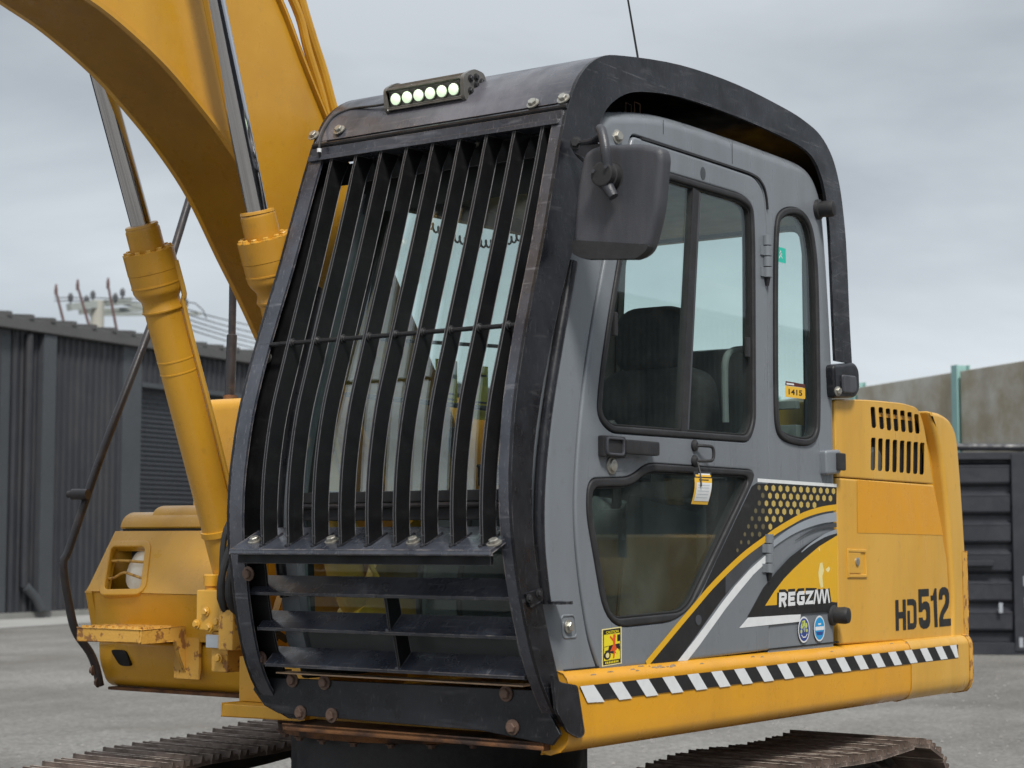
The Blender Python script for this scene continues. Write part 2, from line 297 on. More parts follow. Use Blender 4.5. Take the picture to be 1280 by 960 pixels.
def tube(bm, pts, r, seg=10, cap=True):
    P = [Vector(p) for p in pts]; rs = r if isinstance(r, (list, tuple)) else [r]*len(P); rings = []
    T0 = (P[1]-P[0]).normalized(); nrm = T0.orthogonal().normalized()
    for i, p in enumerate(P):
        a = (p-P[i-1]).normalized() if i else T0; b = (P[i+1]-p).normalized() if i < len(P)-1 else a
        t = (a+b).normalized(); nrm = (nrm-t*nrm.dot(t)).normalized(); bi = t.cross(nrm)
        rings.append([bm.verts.new(p+(nrm*math.cos(2*math.pi*k_/seg)+bi*math.sin(2*math.pi*k_/seg))*rs[i]) for k_ in range(seg)])
    for q in range(len(rings)-1):
        for k_ in range(seg): bm.faces.new((rings[q][k_], rings[q][(k_+1) % seg], rings[q+1][(k_+1) % seg], rings[q+1][k_]))
    if cap: bm.faces.new(rings[0]); bm.faces.new(rings[-1])
    return bm
def lathe(bm, p0, p1, prof, seg=24):
    """prof: (distance along axis in metres, radius)"""
    a = Vector(p0); d = (Vector(p1)-a).normalized(); return tube(bm, [a+d*(t+i*1e-6) for i, (t, _) in enumerate(prof)], [r for _, r in prof], seg)
def ribbon(bm, prof, t, x0, x1, mp=XM):
    """bent sheet metal following prof in (y,z), thickness t to the left of the run"""
    q = off(prof, t, False); return prism(bm, list(prof)+list(reversed(q)), x0, x1, mp)
def disc(cx, cy, rx, ry=None, n=20): ry = ry or rx; return [(cx+rx*math.cos(2*math.pi*i/n), cy+ry*math.sin(2*math.pi*i/n)) for i in range(n)]
def bolt_mesh(mat):
    bm = B(); lathe(bm, (0, 0, 0), (0, 0, 1), [(0, .0155), (.003, .0155), (.0032, .012), (.0034, .0115)], 16)
    vs = [[bm.verts.new((.0105*math.cos(k_*math.pi/3)*f, .0105*math.sin(k_*math.pi/3)*f, z)) for k_ in range(6)] for z, f in ((.003, 1), (.0095, 1), (.0112, .86))]
    for q in range(2):
        for k_ in range(6): bm.faces.new((vs[q][k_], vs[q][(k_+1) % 6], vs[q+1][(k_+1) % 6], vs[q+1][k_]))
    bm.faces.new(vs[2]); return finish(bm, 'bolt', mat)
BOLT = {k_: bolt_mesh(k_) for k_ in ('steel', 'rust_bolt', 'faded', 'rubber')}
def bolt(p, nrm, parent, mat='steel', s=1.):
    o = link('bolt', BOLT[mat], parent); q = Vector(nrm).normalized().to_track_quat('Z', 'Y')
    o.matrix_basis = Matrix.Translation(Vector(p)) @ q.to_matrix().to_4x4() @ Matrix.Rotation(random.random()*2, 4, 'Z') @ Matrix.Diagonal((s, s, s, 1)); return o
def stroke(bm, pts, wd, mpf, closed=False):
    """a thick pen line of width wd in 2-D, mapped by mpf"""
    l = off(pts, wd/2, closed); r = off(pts, -wd/2, closed)
    a = [bm.verts.new(mpf(*p)) for p in l]; b = [bm.verts.new(mpf(*p)) for p in r]; n = len(pts)
    for i in range(n if closed else n-1): j = (i+1) % n; bm.faces.new((a[i], a[j], b[j], b[i]))
def words(txt, o, ux, uy, h, wtot, name, mat, parent, bold=.0, dz=.0, shear=0.):
    """lettering: font outline turned into a flat mesh, h tall and wtot wide, from corner o along ux, uy"""
    cu = bpy.data.curves.new('lettering', 'FONT'); cu.body = txt; cu.size = 1; cu.offset = bold; cu.shear = shear; cu.resolution_u = 3
    t = bpy.data.objects.new('lettering', cu); C.link(t); dg = bpy.context.evaluated_depsgraph_get()
    me = bpy.data.meshes.new_from_object(t.evaluated_get(dg)); bpy.data.objects.remove(t); me.name = name
    xs = [v.co.x for v in me.vertices]; ys = [v.co.y for v in me.vertices]; x0, x1, y0, y1 = min(xs), max(xs), min(ys), max(ys)
    o = Vector(o); ux = Vector(ux).normalized(); uy = Vector(uy).normalized(); nz_ = ux.cross(uy)
    for v in me.vertices: v.co = o+ux*((v.co.x-x0)/(x1-x0)*wtot)+uy*((v.co.y-y0)/(y1-y0)*h)+nz_*dz
    me.materials.clear(); me.materials.append(M[mat]); return link(name, me, parent)
# ================================================================== THE PLACE: ground
def ground():
    m, t, b = newmat('gravel_ground'); n = t.nodes.new; k = t.links.new
    tcn = n('ShaderNodeTexCoord'); co = tcn.outputs['Object']
    n1 = n('ShaderNodeTexNoise'); n1.inputs['Scale'].default_value = .35; n1.inputs['Detail'].default_value = 6; k(co, n1.inputs[0])
    n2 = n('ShaderNodeTexNoise'); n2.inputs['Scale'].default_value = 28; n2.inputs['Detail'].default_value = 6; n2.inputs['Roughness'].default_value = .75; k(co, n2.inputs[0])
    v = n('ShaderNodeTexVoronoi'); v.inputs['Scale'].default_value = 22; k(co, v.inputs[0])
    r1 = n('ShaderNodeValToRGB'); k(n1.outputs[0], r1.inputs[0]); r1.color_ramp.elements[0].position = .38; r1.color_ramp.elements[0].color = (.142, .135, .124, 1)
    r1.color_ramp.elements[1].position = .64; r1.color_ramp.elements[1].color = (.208, .202, .190, 1)
    r2 = n('ShaderNodeMapRange'); r2.inputs[1].default_value = .3; r2.inputs[2].default_value = .72; r2.inputs[3].default_value = .55; r2.inputs[4].default_value = 1.45; k(n2.outputs[0], r2.inputs[0])
    mx = n('ShaderNodeMix'); mx.data_type = 'RGBA'; mx.blend_type = 'MULTIPLY'; mx.inputs[0].default_value = 1; k(r1.outputs[0], mx.inputs[6]); k(r2.outputs[0], mx.inputs[7])
    v3 = n('ShaderNodeMapRange'); v3.inputs[1].default_value = 0; v3.inputs[2].default_value = 1; v3.inputs[3].default_value = .8; v3.inputs[4].default_value = 1.25; k(v.outputs['Color'], v3.inputs[0])
    m2 = n('ShaderNodeMix'); m2.data_type = 'RGBA'; m2.blend_type = 'MULTIPLY'; m2.inputs[0].default_value = 1; k(mx.outputs[2], m2.inputs[6]); k(v3.outputs[0], m2.inputs[7])
    mpg = n('ShaderNodeMapping'); mpg.inputs['Scale'].default_value = (.8, .25, 1); mpg.inputs['Rotation'].default_value = (0, 0, .95); k(co, mpg.inputs[0])
    n7 = n('ShaderNodeTexNoise'); n7.inputs['Scale'].default_value = 1.3; n7.inputs['Detail'].default_value = 7; n7.inputs['Distortion'].default_value = .6; k(mpg.outputs[0], n7.inputs[0])
    r7 = n('ShaderNodeMapRange'); r7.inputs[1].default_value = .42; r7.inputs[2].default_value = .62; r7.inputs[3].default_value = .90; r7.inputs[4].default_value = 1.06; k(n7.outputs[0], r7.inputs[0])
    m7 = n('ShaderNodeMix'); m7.data_type = 'RGBA'; m7.blend_type = 'MULTIPLY'; m7.inputs[0].default_value = 1; k(m2.outputs[2], m7.inputs[6]); k(r7.outputs[0], m7.inputs[7])
    n8 = n('ShaderNodeTexNoise'); n8.inputs['Scale'].default_value = .55; n8.inputs['Detail'].default_value = 8; k(co, n8.inputs[0])
    r8 = n('ShaderNodeMapRange'); r8.inputs[1].default_value = .60; r8.inputs[2].default_value = .68; r8.inputs[3].default_value = 0; r8.inputs[4].default_value = .35; k(n8.outputs[0], r8.inputs[0])
    m8 = n('ShaderNodeMix'); m8.data_type = 'RGBA'; m8.inputs[7].default_value = (.10, .085, .065, 1); k(r8.outputs[0], m8.inputs[0]); k(m7.outputs[2], m8.inputs[6])
    k(m8.outputs[2], b.inputs['Base Color']); b.inputs['Roughness'].default_value = .9
    bp = n('ShaderNodeBump'); bp.inputs['Strength'].default_value = .6; bp.inputs['Distance'].default_value = .02; k(n2.outputs[0], bp.inputs['Height']); k(bp.outputs[0], b.inputs['Normal'])
    bm = B(); q = 400
    vs = [bm.verts.new((x, y, 0)) for x, y in ((-q, -q), (q, -q), (q, q), (-q, q))]; bm.faces.new(vs)
    struct(obj('ground', bm, m))
ground()
# loose stones near the tracks: real relief, nobody could count them
bm = B()
for i in range(2600):
    x = random.uniform(-9, 3.2); y = random.uniform(3.0, 16); r = random.uniform(.006, .02)
    if random.random() < .4: x = random.uniform(-6, -1.6); y = random.uniform(-1, 9)
    vs = [bm.verts.new((x+r*random.uniform(.6, 1.2)*a, y+r*random.uniform(.6, 1.2)*b_, r*.1+r*random.uniform(.5, .9)*c)) for a, b_, c in ((1, 0, 0), (-.5, .9, 0), (-.5, -.9, 0), (0, 0, 1))]
    for f in ((0, 1, 3), (1, 2, 3), (2, 0, 3)): bm.faces.new([vs[j] for j in f])
g = obj('loose_gravel', bm, pbr('grey_stones', (.26, .25, .24), .9, col2=(.14, .13, .12), amt=1, scale=6)); g['kind'] = 'stuff'; g['label'] = 'loose grey stones scattered over the yard'; g['category'] = 'gravel'
# concrete apron along the warehouse
WD = Vector((-1.17, 7.95)).normalized(); WN = Vector((WD.y, -WD.x)); W0 = Vector((-25.06, 18.54))     # wall foot line, running away
def wp(s, o, z): p = W0+WD*s+WN*o; return Vector((p.x, p.y, z))
bm = B(); vs = [bm.verts.new(wp(s, o, .006)) for s, o in ((-30, .0), (70, .0), (70, 2.6), (-30, 2.2))]; bm.faces.new(vs)
struct(obj('concrete_apron', bm, pbr('pale_apron_concrete', (.34, .34, .33), .85, col2=(.26, .26, .25), amt=.8, scale=.8, bump=.2, bscale=20)))
# ================================================================== warehouse
H = 5.75
wh = thing('warehouse', 'long charcoal corrugated steel warehouse with a dark roller door and low roof edge', 'warehouse', wp(20, -.2, 0))
def wmap(s, z, d): return wp(s, d, z)
def corrugated(s0, s1, z0, z1, name):
    bm = B(); pts = []; s = s0; pitch = .19
    while s < s1: pts += [(s, 0), (s+.06, 0), (s+.085, .032), (s+.135, .032), (s+.16, 0)]; s += pitch
    pts.append((s1, 0))
    a = [bm.verts.new(wp(p, q, z0)) for p, q in pts]; b_ = [bm.verts.new(wp(p, q, z1)) for p, q in pts]
    for i in range(len(pts)-1): bm.faces.new((a[i], a[i+1], b_[i+1], b_[i]))
    return obj(name, bm, 'wallsteel', wh, recalc=False)
def sY(u):   # distance along the wall seen at photo column u
    d = ray(u, 675); o = Vector((CAM.x, CAM.y)); D = Vector((d.x, d.y)); dd = W0-o
    det = D.x*(-WD.y)+WD.x*D.y; t = (dd.x*(-WD.y)+WD.x*dd.y)/det; return (o+D*t-W0).dot(WD)
s45, s145, s172 = sY(50), sY(148), sY(172)
sR0, sR1 = s172, s172+9.5
corrugated(-24, -14, .12, H-.1, 'cladding_panel'); corrugated(-14, s45-1.2, .12, H-.1, 'cladding_panel'); corrugated(s45-.9, s45-.15, .12, H-.1, 'cladding_panel'); corrugated(s45+.15, s145, .12, H-.1, 'cladding_panel')
corrugated(sR0, sR1, 4.80, H-.1, 'cladding_panel'); corrugated(sR1+.35, sR1+14, .12, H-.1, 'cladding_panel'); corrugated(sR1+14, sR1+34, .12, H-.1, 'cladding_panel')
def wbox(s0, s1, z0, z1, d0, d1, name, mat, bev=.01):
    bm = B(); vs = [bm.verts.new(wp(s, d, z)) for s in (s0, s1) for d in (d0, d1) for z in (z0, z1)]
    for f in ((0, 1, 3, 2), (4, 6, 7, 5), (0, 4, 5, 1), (2, 3, 7, 6), (0, 2, 6, 4), (1, 5, 7, 3)): bm.faces.new([vs[i] for i in f])
    return obj(name, bm, mat, wh, bev)
wbox(-24, sR1+34, 0, .12, -.2, .05, 'footing', pbr('footing_concrete', (.22, .22, .21), .9, amt=.5))
wbox(s45-1.2, s45-.9, .12, H-.1, -.05, -.02, 'recess_panel', 'wallframe')
wbox(s145, s172, .12, H-.1, -.1, .045, 'door_jamb', 'wallframe'); wbox(sR1, sR1+.35, .12, H-.1, -.1, .045, 'door_jamb', 'wallframe')
wbox(sR0, sR1, 4.70, 4.80, -.25, .06, 'door_lintel', 'wallframe')
bm = B(); z = .14
prof = []
while z < 4.70: prof += [(z, -.20), (z+.045, -.20), (z+.06, -.165), (z+.085, -.165), (z+.1, -.20)]; z += .1
a = [bm.verts.new(wp(sR0, q, zz)) for zz, q in prof]; b_ = [bm.verts.new(wp(sR1, q, zz)) for zz, q in prof]
for i in range(len(prof)-1): bm.faces.new((a[i], a[i+1], b_[i+1], b_[i]))
obj('roller_door', bm, 'shutter', wh, recalc=False)
# downpipe with a kicked-out shoe
wbox(s45-.19, s45+.19, .12, H-.25, .0, .17, 'column', 'wallframe', .03); bm = B(); tube(bm, [wp(s45-.55, .10, H-.3), wp(s45-.55, .10, 3), wp(s45-.55, .10, .6)], .08, 12); obj('downpipe', bm, 'wallsteel', wh)
bm = B(); tube(bm, [wp(s45-.55, .14, .62), wp(s45-.3, .15, .42), wp(s45-.12, .16, .16)], .09, 12); obj('pipe_shoe', bm, 'wallframe', wh)
# roof: gutter face, sheets with raised ribs
wbox(-24, sR1+34, H-.24, H-.02, .05, .22, 'gutter', 'roofst', .02)
bm = B(); vs = [bm.verts.new(wp(s, d, z)) for s, d, z in ((-24, .2, H), (sR1+34, .2, H), (sR1+34, -12, H+.9), (-24, -12, H+.9), (-24, .2, H-.04), (sR1+34, .2, H-.04), (sR1+34, -12, 0), (-24, -12, 0))]
for f in ((0, 1, 2, 3), (4, 5, 1, 0), (3, 2, 6, 7)): bm.faces.new([vs[i] for i in f])
obj('roof', bm, 'roofst', wh)
bm = B(); s = -23.8
while s < sR1+33:
    vs = [bm.verts.new(wp(s+ds, d, z)) for ds in (0, .12) for d, z in ((.24, H-.02), (.24, H+.07), (-6, H+.53), (-6, H+.4))]
    for f in ((0, 1, 2, 3), (4, 7, 6, 5), (0, 4, 5, 1), (1, 5, 6, 2)): bm.faces.new([vs[i] for i in f])
    s += .62
o = obj('roof_rib', bm, 'roofst', wh); o['kind'] = 'stuff'
# clutter at the foot of the wall
bm = B(); p = SZ(10, 773, 0)
box(bm, (-.35, -.2, 0), (-.03, .2, .12)); box(bm, (.02, -.2, 0), (.34, .22, .17)); box(bm, (-.3, -.15, .12), (.0, .12, .20))
o = obj('parts_crate', bm, 'bin', None, .015); o.location = p; tag(o, 'low dark crates lying at the foot of the warehouse wall', 'crate')
# ================================================================== yard behind the camera's right shoulder: seen only mirrored in the door glass
w2 = thing('warehouse', 'grey steel shed on the open side of the yard, mirrored in the cab door glass', 'warehouse', (27, 20, 0))
bm = B(); y = -8.
pr = []
while y < 62: pr += [(y, 24), (y+.10, 24), (y+.14, 23.95), (y+.24, 23.95), (y+.28, 24)]; y += .32
a = [bm.verts.new((x, yy, .1)) for yy, x in pr]; b_ = [bm.verts.new((x, yy, 8.2)) for yy, x in pr]
for i in range(len(pr)-1): bm.faces.new((a[i], a[i+1], b_[i+1], b_[i]))
obj('cladding_panel', bm, 'wallsteel', w2, recalc=False)
bm = B(); box(bm, (24.01, -8, 0), (34, 62, 8.15)); obj('shed_body', bm, 'wallframe', w2); bm = B(); prism(bm, [(23.8, 8.16), (23.8, 8.35), (29, 9.3), (34.2, 8.35), (34.2, 8.16)], -8.2, 62.2, lambda a, b, d: (a, d, b)); obj('roof', bm, 'roofst', w2)
for y in (2, 14, 27, 40): bm = B(); box(bm, (23.88, y, .1), (23.94, y+5, 4.2)); obj('roller_door', bm, 'shutter', w2)
ld = thing('wheel_loader', 'small yellow wheel loader parked to the right of the excavator', 'loader', (6.0, 9.0, 0))
LM = Matrix.Translation((6.3, 9.4, 0)) @ Matrix.Rotation(.25, 4, 'Z')
def lbox(a, b_, nm, mat, bev=.04): bm = B(); box(bm, a, b_, LM); return obj(nm, bm, mat, ld, bev)
lbox((-.55, .2, .62), (.55, 2.3, 1.55), 'engine_hood', 'yellow', .12); lbox((-.42, -1.9, .55), (.42, .25, 1.0), 'chassis', 'yellow', .06); lbox((-.6, -.75, 1.0), (.6, .3, 1.35), 'cab_base', 'yellow', .05)
lbox((-.52, -.68, 1.36), (.52, .22, 2.35), 'cab_glass', 'glass_dirty', .03); lbox((-.62, -.8, 2.36), (.62, .35, 2.48), 'cab_roof', 'yellow', .04); lbox((-.55, 2.28, .5), (.55, 2.5, 1.3), 'counterweight', 'black', .06)
for x in (-.56, .54):
    for y in (-.72, .24): lbox((x-.02, y-.03, 1.34), (x+.04, y+.03, 2.37), 'cab_post', 'black', .008)
for x in (-.72, .72):
    for y in (-1.25, 1.35):
        c = LM @ Vector((x, y, .52)); d = (LM.to_3x3() @ Vector((1, 0, 0))); bm = B(); lathe(bm, c-d*.17, c+d*.17, [(0, .30), (.02, .45), (.08, .52), (.26, .52), (.32, .45), (.34, .30)], 32); w_ = obj('wheel', bm, 'rubber', ld)
        bm = B(); lathe(bm, c-d*.175, c+d*.175, [(0, .08), (.01, .27), (.05, .29), (.30, .29), (.34, .27), (.35, .08)], 24); obj('rim', bm, 'faded', w_)
for x in (-.34, .34): bm = B(); prism(bm, [(-1.2, 1.25), (-1.1, 1.45), (-2.1, 1.2), (-2.9, .55), (-2.95, .38), (-2.75, .45), (-2.0, .98)], x-.04, x+.04, lambda a, b, d: LM @ Vector((d, a, b))); obj('lift_arm', bm, 'yellow', ld, .01)
bm = B(); prism(bm, [(-2.85, .1), (-2.8, .85), (-2.95, .98), (-3.0, .86), (-2.98, .2), (-3.2, .09), (-3.75, .06), (-3.75, .03), (-3.1, .04)], -.95, .95, lambda a, b, d: LM @ Vector((d, a, b)))
for x in (-.95, .91): prism(bm, [(-2.84, .12), (-2.86, .92), (-3.6, .09)], x, x+.035, lambda a, b, d: LM @ Vector((d, a, b)))
obj('bucket', bm, 'black', ld, .004)
# ================================================================== utility pole and roof rods behind the warehouse
def far(u, v, dist):
    d = ray(u, v); return CAM+d*dist
def rod_thing(u0, v0, u1, v1, label, mat='redrod'):
    a = far(u0, v0, 47); b_ = far(u1, v1, 47); a = Vector((a.x, a.y, H+.2)) if False else a
    low = b_+(b_-a)*.6
    bm = B(); tube(bm, [low, b_, a], [.035, .035, .03], 8); t = thing('roof_rod', label, 'rod', low, 'thin rods behind the warehouse roof')
    obj('shaft', bm, mat, t); bm = B(); lathe(bm, a-Vector((0, 0, .1)), a+Vector((0, 0, .25)), [(0, .036), (.12, .045), (.2, .035), (.28, .02)], 10); obj('cap', bm, mat, t)
rod_thing(70, 364, 78, 396, 'leftmost thin reddish rod standing above the warehouse roof')
rod_thing(97, 358, 110, 402, 'leaning reddish rod between two others above the warehouse roof')
rod_thing(135, 356, 145, 408, 'rightmost and tallest thin rod above the warehouse roof')
up = thing('utility_pole', 'pale concrete utility pole with grey wooden crossarms and cables behind the warehouse', 'utility pole', Vector((far(122, 400, 60).x, far(122, 400, 60).y, 0)))
pb = far(122, 376, 60)
bm = B(); tube(bm, [(pb.x, pb.y, 0), (pb.x, pb.y, pb.z*.5), (pb.x, pb.y, pb.z)], [.26, .24, .21], 14); obj('pole', bm, 'polec', up)
def arm(u0, v0, u1, v1, d0, d1, th=.11, mat='wood'):
    bm = B(); a, b_ = far(u0, v0, d0), far(u1, v1, d1); tube(bm, [a, (a+b_)/2, b_], th, 4); return obj('crossarm', bm, mat, up)
arm(86, 384, 162, 376, 59, 61, .16); arm(100, 390, 182, 386, 60, 62, .11); arm(112, 393, 250, 392, 61, 64, .08); arm(150, 378, 232, 392, 61, 62, .10)
for u, v in ((88, 371), (116, 368), (153, 365), (108, 374), (144, 371), (232, 378)):
    a = far(u, v+9, 60); bm = B(); lathe(bm, a, a+Vector((0, 0, .5)), [(0, .03), (.1, .03), (.12, .09), (.2, .07), (.22, .095), (.30, .07), (.36, .03)], 12); obj('insulator', bm, 'wire', up)
for v0, v1 in ((398, 436), (404, 441), (392, 428), (410, 448), (386, 418)):
    bm = B(); pts = []
    for i in range(13): t = i/12; q = far(232+150*t, v0+(v1-v0)*t+14*t*(1-t), 61+30*t); pts.append(q)
    tube(bm, pts, .022, 5); obj('cable', bm, 'wire', up)
for v0 in (376, 372):
    bm = B(); tube(bm, [far(68+110*t/6, v0+2*(t/6)**2, 60) for t in range(7)], .016, 5); obj('cable', bm, 'wire', up)
bm = B(); tube(bm, [far(228, 377, 61), far(244, 379, 61), far(254, 388, 61), far(258, 398, 61)], .02, 5); obj('cable', bm, 'wire', up)
# ================================================================== noise wall on the right
nw = thing('barrier_wall', 'stained concrete barrier wall between mint green steel posts', 'wall', (8, 30, 0))
A = CAM+ray(1340, 675)*30; A.z = 0
hA = 30
def at_depth(u, D): p = CAM+ray(u, 675)*D; return Vector((p.x, p.y))
P = at_depth(1205, 29.0); Q = at_depth(1075, 32.2); dirw = (P-Q); bay = dirw.length; dirw.normalize(); nrmw = Vector((dirw.y, -dirw.x))
WH = 1.5+(675-459)/FPX*29.0
posts = [P+dirw*bay*i for i in range(-14, 5)]
for i in range(len(posts)-1):
    a, b_ = posts[i], posts[i+1]; nrow = 3
    for r in range(nrow):
        z0 = WH*r/nrow+.008; z1 = WH*(r+1)/nrow-.008
        bm = B(); vs = []
        for pp in (a+dirw*.08, b_-dirw*.08):
            for d in (-.06, .06):
                for z in (z0, z1-(0.05 if r == nrow-1 else 0)): q = pp+nrmw*d; vs.append(bm.verts.new((q.x, q.y, z)))
        for f in ((0, 1, 3, 2), (4, 6, 7, 5), (0, 4, 5, 1), (2, 3, 7, 6), (0, 2, 6, 4), (1, 5, 7, 3)): bm.faces.new([vs[j] for j in f])
        obj('concrete_panel', bm, 'concrete', nw, .012)
for a in posts:
    bm = B()
    for d0, d1, hw in ((-.12, -.1, .085), (-.1, .1, .008), (.1, .12, .085)):
        vs = []
        for s in (-hw, hw):
            for d in (d0, d1):
                for z in (0, WH+.04): q = a+dirw*s+nrmw*d; vs.append(bm.verts.new((q.x, q.y, z)))
        for f in ((0, 1, 3, 2), (4, 6, 7, 5), (0, 4, 5, 1), (2, 3, 7, 6), (0, 2, 6, 4), (1, 5, 7, 3)): bm.faces.new([vs[j] for j in f])
    obj('post', bm, 'mint', nw)
# ================================================================== dark steel bin
p0 = CAM+ray(1150, 818)*((0-CAM.z)/ray(1150, 818).z); p1 = CAM+ray(1279, 819)*((0-CAM.z)/ray(1279, 819).z)
bd = (p1-p0); bd.z = 0; bL = bd.length; bd.normalize(); bn = Vector((-bd.y, bd.x, 0)); BM = Matrix((bd, bn, Vector((0, 0, 1)))).transposed().to_4x4(); BM.translation = p0
bn_ = thing('steel_bin', 'black ribbed steel container with worn white scuffs standing before the barrier wall', 'container', p0+Vector((0, 0, 0)))
HB = 2.62
def bbox(a, b_, name, mat='bin', bev=.012, par=bn_): bm = B(); box(bm, a, b_, BM); return obj(name, bm, mat, par, bev)
bbox((-1.5, .12, .16), (5.5, 6.0, HB-.06), 'body')
for i in range(6):
    z0 = .28+i*.385; bm = B(); sec = [(.12, z0), (.04, z0+.05), (.04, z0+.27), (.12, z0+.32)]
    prism(bm, sec, -1.45, bL-.12, lambda a, b_, d: BM @ Vector((d, a, b_))); obj('side_rib', bm, 'bin', bn_, .01)
    bm = B(); prism(bm, sec, bL+.14, 5.4, lambda a, b_, d: BM @ Vector((d, a, b_))); obj('side_rib', bm, 'bin', bn_, .01)
bbox((bL-.1, -.02, .05), (bL+.12, .14, HB+.02), 'corner_post'); bbox((-1.5, .0, HB-.06), (5.5, .16, HB+.04), 'top_rail')
bbox((-1.5, .0, .0), (5.5, .14, .16), 'bottom_rail'); bbox((-.6, -.05, 1.16), (bL-.35, .03, 1.23), 'lock_bar')
bm = B(); tube(bm, [BM @ Vector((-1.5, .05, HB+.13)), BM @ Vector((1.5, .05, HB+.10)), BM @ Vector((5.5, .05, HB+.09))], .05, 8); obj('top_pipe', bm, 'bin', bn_)
for x, z in ((bL-.3, .55), (bL+.03, .62), (bL+.02, .9), (bL-.05, .1)): bbox((x, -.03, z), (x+.05, -.02, z+.13), 'scuffed_hook', 'foil', 0)
# ================================================================== EXCAVATOR
exc = thing('excavator', 'yellow tracked excavator with grey cab behind a black barred guard', 'excavator', (-1.24, .93, 0))
def P(name, bm, mat, bevel=0., parent=exc, **kw): return obj(name, bm, mat, parent, bevel, **kw)
# ---- undercarriage: two tracks, shoes one by one
def track(x0, x1, name):
    R1, R0 = .29, .328; yr, yf = 2.30, -.42; path = []
    for i in range(13): th = math.pi/2-math.pi*i/12; path.append((yr+R0*math.cos(th), .358+R0*math.sin(th)))
    for i in range(1, 20): t = i/20; path.append((yr+(yf-yr)*t, .025))
    for i in range(13): th = -math.pi/2-math.pi*i/12; path.append((yf+R1*math.cos(th), .312+R1*math.sin(th)))
    for i in range(1, 24):
        t = i/24; path.append((yf+(yr-yf)*t, .600+(.688-.600)*min(1, t*1.6)-.012*math.sin(t*math.pi*3)**2))
    L = [0]
    for i in range(len(path)): a = Vector(path[i]); b_ = Vector(path[(i+1) % len(path)]); L.append(L[-1]+(b_-a).length)
    n = int(round(L[-1]/.154)); pitch = L[-1]/n
    bm = B(); sec = []
    h = pitch/2-.003; sec = [(-h, 0), (h, 0), (h, .012), (h-.008, .018), (h-.012, .018), (.006+.038, .014), (.036, .036), (.026, .036), (.020, .012), (-.020, .012), (-.026, .032), (-.036, .032), (-.044, .012), (-h+.016, .012), (-h+.012, .034), (-h+.003, .034), (-h, .014)]
    w2 = (x1-x0)/2; prism(bm, sec, -w2, w2, lambda a, b_, d: (d, a, b_))
    shoe = finish(bm, 'track_shoe', 'track', .002, 1)
    tr = P(name, tracked(path, (x0+x1)/2), 'track_dark')
    for k_ in range(n):
        s = k_*pitch
        i = max(j for j in range(len(path)) if L[j] <= s); a = Vector(path[i]); b_ = Vector(path[(i+1) % len(path)]); t = (s-L[i])/(L[i+1]-L[i]); p = a.lerp(b_, t); d = (b_-a).normalized()
        o = link('track_shoe', shoe, tr); o.matrix_basis = Matrix.Translation(((x0+x1)/2, p.x, p.y)) @ Matrix.Rotation(math.atan2(d.y, d.x)+math.pi, 4, 'X') @ Matrix.Rotation(math.pi, 4, 'X')
        ang = math.atan2(d.y, d.x)
        o.matrix_basis = Matrix.Translation(((x0+x1)/2, p.x, p.y)) @ Matrix.Rotation(ang, 4, 'X')
    return tr
def tracked(path, xc):
    bm = B()
    inner = off(ccw(path), .03)
    for s in (-.06, .06):      # chain links
        for i in range(len(inner)):
            a = Vector(inner[i]); b_ = Vector(inner[(i+1) % len(inner)]); q = off([tuple(a), tuple(b_)], .05, False)
            poly = [tuple(a), tuple(b_), q[1], q[0]]; prism(bm, poly, xc+s-.02, xc+s+.02)
    box(bm, (xc-.09, -.3, .2), (xc+.09, 2.15, .50))
    for y in (.1, .45, .8, 1.15, 1.5, 1.85): lathe(bm, (xc-.13, y, .17), (xc+.13, y, .17), [(0, .09), (.05, .09), (.06, .06), (.2, .06), (.21, .09), (.26, .09)], 18)
    for y, z, r in ((2.30, .37, .27), (-.42, .325, .24)): lathe(bm, (xc-.12, y, z), (xc+.12, y, z), [(0, r*.5), (.01, r*.85), (.07, r), (.17, r), (.23, r*.85), (.24, r*.5)], 28)
    for y in (.6, 1.4): lathe(bm, (xc-.07, y, .60), (xc+.07, y, .60), [(0, .04), (.01, .06), (.13, .06), (.14, .04)], 14)
    return bm
track(-.44, .10, 'track'); track(-2.57, -2.03, 'track')
bm = B(); box(bm, (-2.2, .35, .30), (-.3, 1.5, .56)); lathe(bm, (-1.24, .93, .45), (-1.24, .93, 1), [(0, .56), (.13, .553), (.42, .553), (.425, .5)], 56); P('car_body', bm, 'under', .01)
bm = B(); lathe(bm, (-1.24, .93, .8), (-1.24, .93, 1), [(.0, .555), (.002, .60), (.03, .605), (.035, .57), (.055, .57), (.058, .62), (.078, .62), (.08, .5)], 56); P('slew_ring', bm, 'rust')
for k_ in range(26):
    a = 2*math.pi*k_/26; bolt((-1.24+.59*math.cos(a), .93+.59*math.sin(a), .80), (0, 0, -1), bpy.data.objects['slew_ring'], 'rust_bolt', 1.3)
# ---- main deck
bm = B(); prism(bm, [(-1.08, .893), (-1.08, 1.0), (-.03, 1.0), (-.03, .893)], .0, .5, lambda a, b_, d: (a, d, b_)); prism(bm, [(-1.62, .893), (-1.62, 1.0), (-.03, 1.0), (-.03, .893)], .501, 1.3, lambda a, b_, d: (a, d, b_)); prism(bm, [(-2.44, .895), (-2.44, 1.1), (-.03, 1.1), (-.03, .895)], 1.301, 2.96, lambda a, b_, d: (a, d, b_)); P('deck_frame', bm, 'yellow', .004)
fx0 = SY(283, 885, -.0).x; bm = B(); prism(bm, [(-.02, .905), (-.02, .945), (.28, .945), (.28, .905)], fx0, -1.07); P('front_flange', bm, 'yellow', .004)
bm = B(); prism(bm, [(-.16, .893), (-.16, .910), (.1, .915), (.1, .893)], -1.04, -.03); box(bm, (-1.02, -.18, .893), (-.02, -.172, .905)); P('floor_edge_plate', bm, 'rust', .004)
